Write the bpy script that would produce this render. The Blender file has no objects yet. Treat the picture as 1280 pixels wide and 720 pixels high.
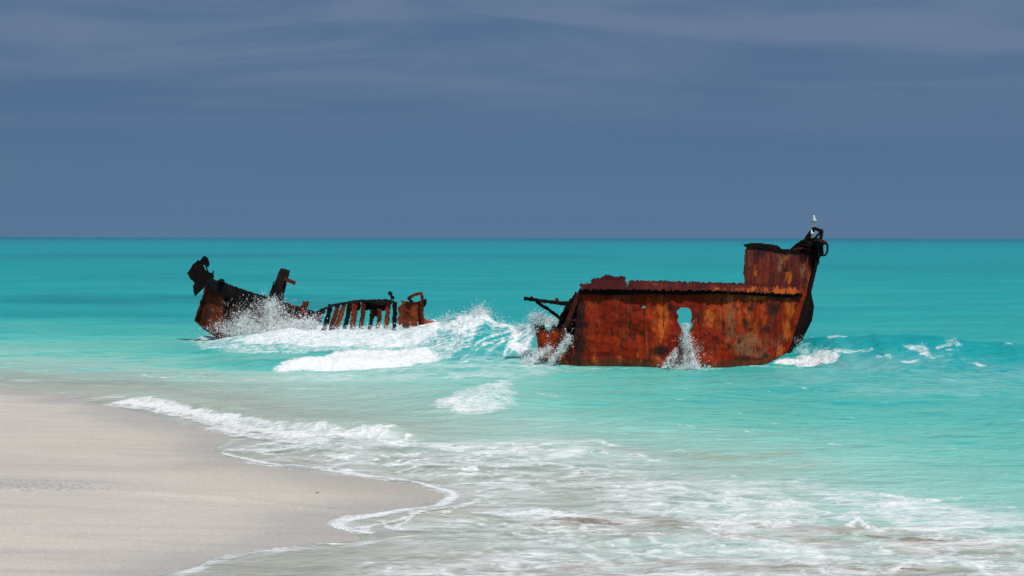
import bpy, bmesh, math, random
import numpy as np
from mathutils import Vector, Matrix

random.seed(7)
RNG = np.random.default_rng(7)
S = bpy.context.scene
COL = S.collection

# ------------------------------------------------------------------ camera
F, CAMH = 1800.0, 4.6                      # focal length in photo pixels (1280 wide), eye height above the water
PITCH, ROLL = math.atan(63.0 / F), math.radians(-0.11)
cam = bpy.data.cameras.new('camera')
cam.sensor_width = 36.0
cam.lens = 36.0 * F / 1280.0
cam.clip_end = 60000.0
cam.clip_start = 0.1
cam_o = bpy.data.objects.new('camera', cam)
COL.objects.link(cam_o)
cam_m = Matrix.Translation((0, 0, CAMH)) @ Matrix.Rotation(math.pi / 2 - PITCH, 4, 'X') @ Matrix.Rotation(-ROLL, 4, 'Z')
cam_o.matrix_world = cam_m
S.camera = cam_o
ROT = np.array(cam_m.to_3x3())


def ray(px, py):
    d = np.stack([(np.asarray(px, float) - 640) / F, -(np.asarray(py, float) - 360) / F,
                  -np.ones_like(np.asarray(px, float))], -1)
    return d @ ROT.T


def P(px, py, Y):
    """world points at distance Y that the survey pixel (px,py) of the photograph measured"""
    d = ray(px, py)
    t = np.asarray(Y, float) / d[..., 1]
    p = d * t[..., None]
    p[..., 2] += CAMH
    return p


def G(px, py):
    """survey pixel -> point (X,Y) on the mean water level"""
    d = ray(px, py)
    t = -CAMH / d[..., 2]
    return (d * t[..., None])[..., :2]


# ------------------------------------------------------------------ small maths
_T = RNG.random((8, 256, 256))


def vn(x, y, k=0):
    xi, yi = np.floor(x).astype(int), np.floor(y).astype(int)
    fx, fy = x - xi, y - yi
    fx, fy = fx * fx * (3 - 2 * fx), fy * fy * (3 - 2 * fy)
    T = _T[k % 8]
    a, b = T[xi & 255, yi & 255], T[(xi + 1) & 255, yi & 255]
    c, d = T[xi & 255, (yi + 1) & 255], T[(xi + 1) & 255, (yi + 1) & 255]
    return (a * (1 - fx) + b * fx) * (1 - fy) + (c * (1 - fx) + d * fx) * fy


def fbm(x, y, k=0, n=4):
    s, a, t = 0, 1.0, 0
    for i in range(n):
        s = s + a * vn(x * 2 ** i + 17.3 * i, y * 2 ** i + 5.1 * i, k + i)
        t += a
        a *= .5
    return s / t


def sstep(a, b, x):
    t = np.clip((x - a) / (b - a), 0, 1)
    return t * t * (3 - 2 * t)


def inside(poly, x, y):
    poly = np.asarray(poly, float)
    r = np.zeros(np.shape(x), bool)
    n = len(poly)
    for i in range(n):
        x1, y1 = poly[i]
        x2, y2 = poly[(i + 1) % n]
        if y1 == y2:
            continue
        c = (y1 > y) != (y2 > y)
        r ^= c & (x < (x2 - x1) * (y - y1) / (y2 - y1) + x1)
    return r


def segdist(poly, x, y, closed=False):
    poly = np.asarray(poly, float)
    best = np.full(np.shape(x), 1e9)
    n = len(poly)
    for i in range(n if closed else n - 1):
        ax, ay = poly[i]
        bx, by = poly[(i + 1) % n]
        dx, dy = bx - ax, by - ay
        L = dx * dx + dy * dy + 1e-12
        t = np.clip(((x - ax) * dx + (y - ay) * dy) / L, 0, 1)
        best = np.minimum(best, (x - ax - t * dx) ** 2 + (y - ay - t * dy) ** 2)
    return np.sqrt(best)


def smooth_line(pts, n=8):
    """Catmull-Rom through the points"""
    pts = np.asarray(pts, float)
    q = np.vstack([2 * pts[0] - pts[1], pts, 2 * pts[-1] - pts[-2]])
    out = []
    for i in range(1, len(q) - 2):
        p0, p1, p2, p3 = q[i - 1], q[i], q[i + 1], q[i + 2]
        for j in range(n):
            t = j / n
            out.append(.5 * ((2 * p1) + (-p0 + p2) * t + (2 * p0 - 5 * p1 + 4 * p2 - p3) * t * t +
                             (-p0 + 3 * p1 - 3 * p2 + p3) * t ** 3))
    out.append(pts[-1])
    return np.array(out)


# ------------------------------------------------------------------ object helpers
def mesh_obj(name, verts, faces, mat=None, parent=None, smooth=False, attrs=None):
    me = bpy.data.meshes.new(name)
    v = np.asarray(verts, np.float32)
    me.from_pydata([tuple(p) for p in v.tolist()], [], [tuple(f) for f in faces])
    me.update()
    if smooth:
        me.polygons.foreach_set('use_smooth', np.ones(len(me.polygons), bool))
    if attrs:
        for k, a in attrs.items():
            at = me.attributes.new(k, 'FLOAT', 'POINT')
            at.data.foreach_set('value', np.asarray(a, np.float32))
    o = bpy.data.objects.new(name, me)
    COL.objects.link(o)
    if mat:
        me.materials.append(mat)
    if parent:
        o.parent = parent
        o.matrix_parent_inverse = parent.matrix_world.inverted()
    return o


def grid_obj(name, X, Y, Z, mat, attrs):
    r, c = X.shape
    me = bpy.data.meshes.new(name)
    me.vertices.add(r * c)
    me.vertices.foreach_set('co', np.stack([X, Y, Z], -1).astype(np.float32).ravel())
    i = np.arange(r * c).reshape(r, c)
    q = np.stack([i[:-1, :-1], i[:-1, 1:], i[1:, 1:], i[1:, :-1]], -1).reshape(-1, 4)
    me.loops.add(q.size)
    me.loops.foreach_set('vertex_index', q.ravel().astype(np.int32))
    me.polygons.add(len(q))
    me.polygons.foreach_set('loop_start', (np.arange(len(q)) * 4).astype(np.int32))
    me.polygons.foreach_set('loop_total', np.full(len(q), 4, np.int32))
    me.polygons.foreach_set('use_smooth', np.ones(len(q), bool))
    me.update(calc_edges=True)
    for k, a in attrs.items():
        at = me.attributes.new(k, 'FLOAT', 'POINT')
        at.data.foreach_set('value', a.astype(np.float32).ravel())
    me.materials.append(mat)
    o = bpy.data.objects.new(name, me)
    COL.objects.link(o)
    return o


def tag(o, label=None, cat=None, group=None, kind=None):
    if label: o['label'] = label
    if cat: o['category'] = cat
    if group: o['group'] = group
    if kind: o['kind'] = kind
    return o


def empty(name, loc):
    o = bpy.data.objects.new(name, None)
    COL.objects.link(o)
    o.location = loc
    o.empty_display_size = .3
    bpy.context.view_layer.update()
    return o


# ------------------------------------------------------------------ node helper
class NT:
    def __init__(s, tree):
        s.t = tree
        tree.nodes.clear()

    def n(s, ty, **kw):
        nd = s.t.nodes.new(ty)
        for k, v in kw.items():
            if k.startswith('i_'):
                key = k[2:]
                key = int(key) if key.isdigit() else key.replace('_', ' ')
                s.set(nd.inputs[key], v)
            else:
                setattr(nd, k, v)
        return nd

    def set(s, sock, v):
        if isinstance(v, bpy.types.NodeSocket):
            s.t.links.new(v, sock)
        else:
            sock.default_value = v

    def m(s, op, a, b=0.0, c=None, clamp=False):
        nd = s.t.nodes.new('ShaderNodeMath')
        nd.operation = op
        nd.use_clamp = clamp
        s.set(nd.inputs[0], a)
        s.set(nd.inputs[1], b)
        if c is not None:
            s.set(nd.inputs[2], c)
        return nd.outputs[0]

    def sm(s, x, a, b, lo=0.0, hi=1.0):
        nd = s.t.nodes.new('ShaderNodeMapRange')
        nd.interpolation_type = 'SMOOTHSTEP'
        s.set(nd.inputs[0], x)
        for i, v in enumerate((a, b, lo, hi)):
            s.set(nd.inputs[i + 1], v)
        return nd.outputs[0]

    def mix(s, f, a, b, mode='MIX'):
        nd = s.t.nodes.new('ShaderNodeMix')
        nd.data_type = 'RGBA'
        nd.blend_type = mode
        s.set(nd.inputs[0], f)
        s.set(nd.inputs[6], a if isinstance(a, bpy.types.NodeSocket) else (*a, 1)[:4])
        s.set(nd.inputs[7], b if isinstance(b, bpy.types.NodeSocket) else (*b, 1)[:4])
        return nd.outputs[2]

    def attr(s, name):
        return s.n('ShaderNodeAttribute', attribute_name=name).outputs['Fac']

    def pos(s, scale=(1, 1, 1), off=(0, 0, 0), rot=(0, 0, 0)):
        g = s.n('ShaderNodeNewGeometry')
        mp = s.n('ShaderNodeMapping')
        s.set(mp.inputs[0], g.outputs['Position'])
        mp.inputs['Scale'].default_value = scale
        mp.inputs['Location'].default_value = off
        mp.inputs['Rotation'].default_value = rot
        return mp.outputs[0]

    def noise(s, vec, scale=1.0, detail=4.0, rough=.55, dist=0.0, dims='3D'):
        nd = s.n('ShaderNodeTexNoise', noise_dimensions=dims)
        s.set(nd.inputs['Vector'], vec)
        nd.inputs['Scale'].default_value = scale
        nd.inputs['Detail'].default_value = detail
        nd.inputs['Roughness'].default_value = rough
        nd.inputs['Distortion'].default_value = dist
        return nd.outputs['Fac']

    def ramp(s, f, stops, interp='LINEAR'):
        nd = s.n('ShaderNodeValToRGB')
        s.set(nd.inputs[0], f)
        cr = nd.color_ramp
        cr.interpolation = interp
        while len(cr.elements) < len(stops):
            cr.elements.new(.5)
        for e, (p, c) in zip(cr.elements, stops):
            e.position = p
            e.color = (*c, 1)[:4]
        return nd.outputs[0]


def new_mat(name):
    m = bpy.data.materials.new(name)
    m.use_nodes = True
    return m, NT(m.node_tree)


# ------------------------------------------------------------------ light and sky
SUN_EL, SUN_AZ = 57.0, 28.0     # the sun stands behind the camera, a little to its right
el, az = math.radians(SUN_EL), math.radians(SUN_AZ)
sun_dir = Vector((math.sin(az) * math.cos(el), -math.cos(az) * math.cos(el), math.sin(el)))
sl = bpy.data.lights.new('sun', 'SUN')
sl.energy = 3.7
sl.angle = math.radians(.6)
sl.color = (1, .965, .91)
so = bpy.data.objects.new('sun', sl)
so.rotation_euler = sun_dir.to_track_quat('Z', 'Y').to_euler()
so.location = (20, -20, 40)
COL.objects.link(so)

W = bpy.data.worlds.new('World')
S.world = W
W.use_nodes = True
w = NT(W.node_tree)
sky = w.n('ShaderNodeTexSky', sky_type='NISHITA', sun_disc=False)
sky.sun_elevation = el
sky.sun_rotation = math.pi - az
sky.air_density = 1.0
sky.dust_density = 1.5
tc = w.n('ShaderNodeTexCoord')
sp = w.n('ShaderNodeSeparateXYZ', i_0=tc.outputs['Generated'])
zz = w.m('MAXIMUM', sp.outputs[2], 0.0)
den = w.m('ADD', zz, .07)
cx = w.m('DIVIDE', sp.outputs[0], den)
cy = w.m('DIVIDE', sp.outputs[1], den)
cv = w.n('ShaderNodeCombineXYZ', i_0=w.m('MULTIPLY', cx, .75), i_1=w.m('MULTIPLY', cy, 1.1), i_2=3.1).outputs[0]
c1 = w.noise(cv, 1.0, 5, .54, .8)
cv2 = w.n('ShaderNodeCombineXYZ', i_0=w.m('MULTIPLY', cx, .22), i_1=w.m('MULTIPLY', cy, .5), i_2=9.4).outputs[0]
c2 = w.noise(cv2, 1.0, 3, .5)
cl = w.m('MULTIPLY', w.sm(c1, .36, .68), w.sm(c2, .28, .55))
cl = w.m('MULTIPLY', cl, w.sm(zz, .06, .14))
band = w.sm(zz, .0, .12)
slate = w.mix(band, (.097, .179, .303), (.081, .153, .272))
slate = w.mix(w.m('MULTIPLY', w.sm(c2, .35, .65), .25), slate, (.118, .192, .318))
slate = w.mix(w.m('MULTIPLY', cl, .52), slate, (.188, .242, .35))
bg1 = w.n('ShaderNodeBackground', i_0=slate, i_1=1.0)
bg2 = w.n('ShaderNodeBackground', i_0=sky.outputs[0], i_1=.09)
ms = w.n('ShaderNodeMixShader', i_0=w.sm(zz, .28, .6), i_1=bg1.outputs[0], i_2=bg2.outputs[0])
w.n('ShaderNodeOutputWorld', i_0=ms.outputs[0])

# ------------------------------------------------------------------ shore
SHORE_PX = [(-700, 440), (-300, 462), (0, 486), (70, 492), (130, 505), (200, 521), (262, 537), (300, 549), (272, 560), (283, 570), (330, 579),
            (400, 589), (470, 597), (530, 607), (574, 620), (545, 632), (490, 640), (432, 648), (420, 656), (440, 668),
            (460, 678), (400, 683), (320, 692), (262, 705), (222, 721), (150, 755), (60, 830), (-200, 1100)]
SHORE = smooth_line(G([p[0] for p in SHORE_PX], [p[1] for p in SHORE_PX]), 5)
LAND = np.vstack([SHORE, [(-60, 8), (-400, 8), (-400, 75)]])


def shore_d(x, y):
    """metres to the water's edge, positive seaward"""
    d = segdist(SHORE, x, y)
    d = np.where(inside(LAND, x, y), -d, d)
    return d + (fbm(x * .9, y * .9, 1, 4) - .5) * .55 * (np.abs(d) < 12)


def bed(x, y):
    wob = (fbm(x * .8, y * .8, 2) - .5) * .6
    d = shore_d(x, y) + wob * .5
    de = np.minimum(d, np.maximum((y - 15.5) * .9, -3))
    dep = np.interp(de, [0, 3, 7, 12, 20, 35, 70, 200], [0, .10, .42, 1.0, 1.7, 2.5, 3.2, 5])
    up = np.interp(-d, [0, 2, 6, 15, 60], [0, .05, .17, .4, 1.0])
    up = up + (fbm(x * .25, y * .25, 5, 3) - .5) * .08 * sstep(0, 3, -d)
    # a low swash terrace crosses the beach
    z = np.where(d > 0, -dep, up)
    z = np.where(de < 0, np.maximum(z, np.minimum(-de * .02, .05) - .02), z)
    z = z + sstep(16, 1, y) * 2.9
    return z, d


# ------------------------------------------------------------------ waves
# px of crest, distance, height, front width, back width
CREST = np.array([
    (60, 60, .05, 5, 6), (180, 59, .08, 5, 6), (240, 58, .20, 5, 5), (300, 58, .50, 6, 4.5), (350, 58.5, .75, 6.5, 4), (400, 58.5, .78, 6.5, 4),
    (500, 58, .74, 6, 4), (545, 57.5, 1.15, 5, 4), (600, 56.8, 1.55, 5, 4), (640, 55.4, 1.20, 4.4, 4), (690, 54, 1.25, 3.0, 3.5),
    (730, 53.6, .7, 2.0, 3), (800, 53.5, .4, 2, 3), (950, 53.5, .5, 2, 3), (1005, 53.3, .85, 2.6, 3), (1045, 52.7, 1.12, 3.4, 3.0),
    (1100, 52.2, 1.08, 3.8, 3.0), (1190, 51.8, 1.0, 4.0, 3.2), (1280, 51.4, .75, 4.2, 3.6), (1400, 51.2, .5, 4.6, 4), (1600, 51, .3, 5, 5)], float)
CX = (CREST[:, 0] - 640) / F * CREST[:, 1]


def height(x, y, rough=True):
    yc = np.interp(x, CX, CREST[:, 1])
    A = np.interp(x, CX, CREST[:, 2])
    wf = np.interp(x, CX, CREST[:, 3])
    wb = np.interp(x, CX, CREST[:, 4])
    yc = yc + (fbm(x * .5, x * 0 + 3.3, 1, 3) - .5) * 1.4
    A = A * (.88 + .24 * fbm(x * .9, x * 0 + 8.8, 2, 3))
    t = y - yc
    fr = np.clip(1 + t / wf, 0, 1)
    fr = np.where(t < 0, fr ** 1.7 * (1 + .7 * (1 - fr)), 0)
    bk = np.exp(-(t / wb) ** 2) * (t >= 0)
    h = A * (fr + bk)
    # bore of white water running ahead of the breaker
    xa = (x + 7.4) / 3.6
    b = np.exp(-np.abs(xa) ** 4) * .34
    tb = y - (51.2 + .25 * np.sin(x * 1.1) + .12 * x * 0)
    h = h + b * (np.exp(-(tb / .7) ** 2) * (tb < 0) + np.exp(-(tb / 2.2) ** 2) * (tb >= 0))
    # small tumbling patch
    h = h + .28 * np.exp(-((x + 1.1) / 1.7) ** 2 - ((y - 40.5) / 2.2) ** 2)
    # shore break
    sb = smooth_line(G([120, 180, 250, 330, 400, 440, 480], [499, 499, 511, 528, 537, 541, 545]), 5)
    d = segdist(sb, x, y)
    h = h + .24 * np.exp(-(d / .75) ** 2) * sstep(-13.8, -11, x)
    # swell and chop
    h = h + (fbm(x * .10 + 3, y * .28, 3, 3) - .5) * .44 * sstep(26, 40, y) * (1 - .6 * sstep(90, 250, y))
    h = h + (fbm(x * .5, y * 1.1, 4, 3) - .5) * .11 * sstep(18, 34, y) * (1 - .5 * sstep(60, 120, y))
    h = h + (fbm(x * 1.2, y * 2.2, 6, 3) - .5) * .05
    return h


def surf(pts):
    """survey pixels -> XY on the wavy surface"""
    px, py = np.array([p[0] for p in pts], float), np.array([p[1] for p in pts], float)
    d = ray(px, py)
    z = np.zeros(len(px))
    for _ in range(2):
        t = (z - CAMH) / d[:, 2]
        xy = (d * t[:, None])[:, :2]
        z = .5 * z + .5 * height(xy[:, 0], xy[:, 1])
    # march for a first hit
    for i in range(len(px)):
        Ys = np.linspace(15, min(120, xy[i, 1] + 15) if xy[i, 1] > 0 else 120, 1500)
        k = Ys / d[i, 1]
        xs, zs = d[i, 0] * k, CAMH + d[i, 2] * k
        hit = np.nonzero(zs < height(xs, Ys))[0]
        if len(hit):
            xy[i] = xs[hit[0]], Ys[hit[0]]
    return xy


# ------------------------------------------------------------------ sea mesh
ys = [11.0]
while ys[-1] < 130:
    y = ys[-1]
    ys.append(y + (max(.05, y * y / 23000) if y < 70 else .21 * (y / 70) ** 2))
while ys[-1] < 22000:
    ys.append(ys[-1] * 1.03 + .2)
ys = np.array(ys)
us = np.concatenate([np.linspace(-1.2, -.43, 45)[:-1], np.linspace(-.43, .43, 960), np.linspace(.43, 1.2, 45)[1:]])
SX = us[None, :] * (ys[:, None] + 1.5)
SY = np.repeat(ys[:, None], len(us), 1)

foam = np.zeros_like(SX)
soft = np.zeros_like(SX)       # thin veil of bubbles
churn = np.zeros_like(SX)      # stirred-up sand
weed = np.zeros_like(SX)       # dark weed beds under the water
HT = height(SX, SY)


def box_sel(pts, m):
    x0, y0 = pts.min(0) - m
    x1, y1 = pts.max(0) + m
    r0, r1 = np.searchsorted(ys, [y0, y1])
    return slice(max(r0 - 1, 0), r1 + 1), x0, x1


SWASH = False


def stroke(arr, px, w_, I=1.0, flat=False, wob=.25):
    pts = G([p[0] for p in px], [p[1] for p in px]) if flat else surf(px)
    pts = smooth_line(pts, 5)
    sl_, x0, x1 = box_sel(pts, 3 * w_ + 1)
    x, y = SX[sl_], SY[sl_]
    wx = x + (fbm(x * 1.7, y * 1.7, 1, 3) - .5) * wob * 2
    wy = y + (fbm(x * 1.7 + 50, y * 1.7, 2, 3) - .5) * wob * 2
    d = segdist(pts, wx, wy)
    ww = w_ * (.3 + 1.5 * fbm(x * 1.3 + 9, y * 2.2, 5, 3))
    if SWASH: I = I * 1.2
    ii = I * (.55 + .85 * fbm(x * .9, y * 1.6 + 30, 6, 3))
    arr[sl_] = np.maximum(arr[sl_], np.minimum(ii, I * 1.15) * np.exp(-(d / ww) ** 2))


def patch(arr, px, feather, I=1.0, flat=False, wob=.35):
    pts = G([p[0] for p in px], [p[1] for p in px]) if flat else surf(px)
    sl_, x0, x1 = box_sel(pts, 3 * feather + 1)
    x, y = SX[sl_], SY[sl_]
    wx = x + (fbm(x * 1.1, y * 1.1, 3, 4) - .5) * wob * 2
    wy = y + (fbm(x * 1.1 + 50, y * 1.1, 4, 4) - .5) * wob * 2
    d = segdist(pts, wx, wy, True)
    ins = inside(pts, wx, wy)
    v = np.where(ins, 1.0, np.exp(-(d / feather) ** 2))
    arr[sl_] = np.maximum(arr[sl_], I * v)


# main breaker
patch(foam, [(352, 463), (430, 463), (500, 458), (545, 449), (520, 436), (430, 440), (375, 450)], .35, 1.35)
patch(foam, [(240, 424), (262, 434), (300, 440), (350, 441), (390, 438), (520, 436), (556, 446), (580, 436), (585, 415), (560, 402),
             (520, 402), (470, 408), (400, 406), (340, 412), (290, 420)], .6, .80)
patch(foam, [(300, 424), (380, 430), (520, 425), (545, 410), (400, 409), (330, 416)], .7, 1.12)
patch(foam, [(556, 440), (566, 446), (590, 424), (625, 411), (615, 402), (600, 397), (570, 402), (565, 425)], .35, .62)
patch(foam, [(545, 408), (580, 397), (603, 392), (614, 400), (596, 406), (570, 414)], .3, 1.05)
stroke(foam, [(540, 400), (575, 397), (602, 391), (616, 402), (640, 410), (662, 410), (688, 400)], .28, 1.1)
for px in ([(640, 413), (605, 424), (575, 450)], [(655, 414), (625, 424), (598, 436), (578, 453)], [(668, 412), (632, 422), (600, 434)],
           [(620, 408), (590, 418), (555, 446)], [(660, 416), (640, 428), (630, 445)], [(648, 418), (620, 432), (604, 450)]):
    stroke(foam, px, .16, .85, wob=.1)
for px in ([(635, 444), (642, 437)], [(610, 452), (620, 450), (632, 454), (622, 458)], [(500, 464), (560, 452), (600, 458), (660, 458)]):
    stroke(foam, px, .14, .75, wob=.1)
patch(foam, [(646, 457), (690, 457), (693, 438), (675, 432), (658, 443)], .2, .62)
patch(soft, [(300, 475), (640, 470), (700, 462), (640, 445), (560, 455), (420, 468)], 1.0, .5)
for px in ([(170, 468), (190, 471)], [(200, 472), (250, 471), (290, 469)], [(225, 468), (280, 466)], [(300, 475), (330, 476)], [(520, 467), (545, 468)],
           [(560, 473), (575, 470)], [(590, 470), (600, 468)], [(380, 468), (450, 470)], [(440, 476), (460, 474)]):
    stroke(foam, px, .22, .72, wob=.3)
# tumbling patch
patch(foam, [(549, 506), (575, 518), (602, 517), (620, 508), (628, 497), (634, 486), (630, 476), (608, 480), (584, 487), (565, 497)], .4, .86)
patch(foam, [(556, 507), (578, 516), (600, 512), (605, 500), (590, 495), (570, 500)], .5, .98)
stroke(foam, [(610, 470), (640, 466), (660, 464)], .2, .6)
# bow wash and right-hand swell
patch(foam, [(972, 455), (1010, 458), (1045, 449), (1050, 442), (1038, 441), (1015, 447), (985, 451)], .22, 1.15)
stroke(foam, [(995, 446), (1015, 441), (1035, 435), (1050, 438), (1085, 439)], .16, .75)
stroke(foam, [(905, 457), (960, 458), (1000, 460)], .3, .75)
stroke(foam, [(678, 456), (740, 460), (800, 462), (860, 464), (905, 461)], .16, .72)
stroke(foam, [(1000, 432), (1010, 440)], .25, .7)
for px in ([(1134, 433), (1146, 438), (1160, 446), (1190, 445)], [(1168, 434), (1184, 430), (1193, 426), (1195, 431)], [(1137, 434), (1150, 435), (1155, 442)],
           [(1098, 446), (1111, 445)], [(1180, 438), (1192, 436)], [(1210, 453), (1225, 456)], [(1258, 431), (1264, 430)], [(1040, 420), (1055, 421)], [(1130, 451), (1150, 452)]):
    stroke(foam, px, .2, .82, wob=.2)
patch(soft, [(970, 470), (1100, 490), (1280, 492), (1280, 470), (1100, 462), (1050, 458)], 1.2, .2)
for px in ([(785, 482), (810, 484)], [(880, 492), (890, 488)], [(700, 478), (720, 476)], [(905, 478), (930, 480)], [(1230, 480), (1260, 482)]):
    stroke(foam, px, .18, .55)
# shore break
SWASH = True
patch(foam, [(122, 507), (180, 513), (240, 522), (300, 540), (370, 552), (400, 553), (418, 546), (440, 548), (468, 541), (450, 535), (428, 541), (410, 531),
             (330, 524), (260, 512), (205, 500), (180, 493), (160, 497), (150, 503)], .25, .95, wob=.2)
stroke(foam, [(160, 500), (200, 505), (260, 518), (320, 534), (380, 546), (402, 545)], .4, 1.25)
stroke(foam, [(402, 541), (430, 545), (465, 539)], .25, 1.0)
stroke(foam, [(125, 491), (150, 492)], .15, .75)
stroke(foam, [(0, 494), (60, 497)], .12, .55)
stroke(soft, [(0, 482), (120, 492)], .8, .5)
patch(soft, [(280, 566), (400, 586), (520, 604), (620, 600), (560, 560), (470, 548), (330, 552)], .6, .75)
patch(foam, [(430, 560), (500, 585), (560, 606), (600, 600), (560, 575), (480, 552)], .8, .52)
for px in ([(275, 566), (300, 573), (340, 579), (380, 584), (410, 587)], [(385, 585), (405, 584), (415, 588)]):
    stroke(foam, px, .1, .95, wob=.12)
stroke(foam, [(405, 588), (460, 594), (500, 600), (535, 607), (570, 617), (548, 631), (500, 640), (445, 647), (422, 655), (430, 663), (462, 665)], .13, .98, wob=.16)
for px in ([(450, 660), (480, 655), (510, 648)], [(470, 652), (500, 660), (530, 640), (600, 628)], [(540, 640), (570, 645)], [(575, 650), (600, 656), (635, 658)], [(500, 662), (560, 664)],
           [(418, 660), (440, 667), (455, 663)], [(560, 640), (600, 627), (620, 632)]):
    stroke(foam, px, .13, .85, wob=.2)
stroke(foam, [(395, 681), (455, 680), (490, 673), (530, 669)], .09, .85, wob=.06)
stroke(foam, [(225, 721), (290, 696), (345, 687), (400, 681)], .14, .62, wob=.1)
stroke(foam, [(0, 716), (60, 719)], .06, .7, flat=True)
# swash lanes on the right
for px, w_, I in (([(560, 575), (620, 580), (700, 580)], .15, .7), ([(640, 563), (690, 556), (735, 552), (775, 558)], .3, .8), ([(610, 566), (680, 562), (760, 562)], .3, .62),
                  ([(775, 618), (840, 611), (900, 620), (980, 632)], .22, .72), ([(880, 612), (940, 614), (985, 622)], .2, .6), ([(985, 634), (1050, 643), (1095, 640), (1120, 628)], .25, .8),
                  ([(1120, 626), (1170, 630), (1220, 645), (1280, 658)], .3, .72), ([(1052, 656), (1070, 652), (1085, 660)], .12, 1.1), ([(1100, 661), (1170, 662), (1240, 666)], .12, .7),
                  ([(630, 645), (670, 641), (690, 640)], .12, .95), ([(660, 640), (672, 636), (685, 642)], .14, 1.0), ([(812, 686), (830, 688), (870, 693)], .12, 1.0), ([(900, 690), (990, 688), (1020, 694), (1055, 698)], .14, .85),
                  ([(930, 676), (1010, 686), (1100, 690)], .22, .62), ([(760, 640), (850, 642), (930, 650), (985, 655)], .22, .65), ([(850, 650), (920, 655)], .15, .72), ([(700, 690), (800, 690)], .2, .5),
                  ([(640, 600), (740, 603), (800, 610)], .2, .58), ([(500, 700), (640, 700), (760, 706)], .3, .5), ([(620, 625), (720, 622), (800, 630)], .2, .5), ([(1100, 690), (1200, 700), (1280, 708)], .3, .6),
                  ([(1000, 705), (1100, 704), (1200, 712)], .2, .62), ([(725, 660), (745, 657)], .1, .8), ([(925, 700), (960, 706)], .15, .7), ([(1140, 704), (1155, 706)], .08, 1.0), ([(1040, 650), (1060, 643)], .15, .8)):
    stroke(foam, px, w_, I, wob=.3)
patch(soft, [(480, 720), (560, 660), (640, 640), (560, 590), (560, 560), (700, 556), (830, 600), (1000, 614), (1280, 656), (1280, 722)], 1.0, .72)
rr = random.Random(11)
ZONE = np.array([(520, 560), (760, 552), (1000, 600), (1280, 640), (1280, 715), (560, 715), (470, 690), (560, 640), (590, 610)], float)
kk = 0
while kk < 110:
    a, b = rr.uniform(470, 1300), rr.uniform(552, 718)
    if not inside(ZONE, np.array([a]), np.array([b]))[0]:
        continue
    kk += 1
    L_, sl2 = rr.uniform(15, 90), rr.uniform(-.06, .16)
    ph = rr.uniform(0, 6)
    stroke(foam, [(a + t * L_, b + t * L_ * sl2 + 3 * math.sin(ph + 4 * t)) for t in (0, .33, .66, 1)], rr.uniform(.08, .30), rr.uniform(.42, .80), flat=True, wob=.4)
kk = 0
while kk < 60:
    a, b = rr.uniform(330, 620), rr.uniform(548, 612)
    if b > 560 + (a - 300) * .16 + 3 or b < 545 + (a - 330) * .05: 
        kk += .2
        continue
    kk += 1
    L_ = rr.uniform(12, 50)
    stroke(foam, [(a + t * L_, b - t * L_ * .12 + 2 * math.sin(a + 4 * t)) for t in (0, .5, 1)], rr.uniform(.05, .14), rr.uniform(.6, 1), flat=True, wob=.25)
kk = 0
while kk < 45:
    a, b = rr.uniform(640, 1290), rr.uniform(462, 560)
    kk += 1
    L_ = rr.uniform(5, 22)
    stroke(foam, [(a + t * L_, b + t * L_ * .1) for t in (0, .5, 1)], rr.uniform(.08, .2), rr.uniform(.4, .62), flat=True, wob=.25)
SWASH = False
patch(churn, [(660, 655), (760, 648), (900, 655), (985, 662), (950, 668), (800, 668)], .35, 1.0)
patch(churn, [(985, 658), (1120, 664), (1240, 682), (1280, 690), (1230, 696), (1100, 688), (1000, 680)], .35, 1.0)
patch(churn, [(700, 712), (900, 700), (1180, 712), (1280, 722), (700, 726)], .3, .9)
stroke(churn, [(760, 562), (880, 572), (960, 568), (1000, 565)], .35, .55)
stroke(churn, [(880, 585), (960, 584), (1010, 580)], .5, .35)
patch(churn, [(220, 722), (300, 696), (420, 683), (640, 690), (700, 722)], .4, .6)
patch(churn, [(0, 455), (150, 462), (330, 462), (330, 470), (100, 476), (0, 474)], 2.0, .14)
patch(churn, [(330, 480), (560, 480), (540, 525), (480, 535), (340, 515)], 2.0, .18)
# weed beds far out
for px, w_, I in (([(0, 374), (120, 377), (260, 372), (330, 382)], 7, .8), ([(0, 317), (120, 320), (260, 318)], 40, .7), ([(500, 322), (640, 319), (760, 323)], 30, .45),
                  ([(-100, 392), (60, 393), (220, 398)], 4, .4), ([(1000, 330), (1150, 336), (1300, 330)], 25, .3), ([(420, 352), (560, 356)], 8, .25), ([(60, 345), (300, 350)], 12, .3)):
    pts = G([p[0] for p in px], [p[1] for p in px])
    pts = smooth_line(pts, 5)
    wx = SX + (fbm(SX / w_ / 3, SY / w_ / 3, 1, 4) - .5) * w_ * 3
    wy = SY + (fbm(SX / w_ / 3 + 40, SY / w_ / 3, 2, 4) - .5) * w_ * 3
    weed = np.maximum(weed, I * np.exp(-(segdist(pts, wx, wy) / w_) ** 2))

BZ, BD = bed(SX, SY)
# the last sheet of each swash ends in a thin line of bubbles
edge = np.exp(-((BD - .05) / .09) ** 2) * (.05 + 1.5 * fbm(SX * .7, SY * .9, 6, 4)) * sstep(-9.5, -6.5, SX) * (SY < 40)
foam = np.maximum(foam, .9 * edge)
soft = np.maximum(soft, .7 * np.exp(-(np.maximum(BD, 0) / .5) ** 2) * (SY < 42) * sstep(-11, -7, SX))
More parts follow.
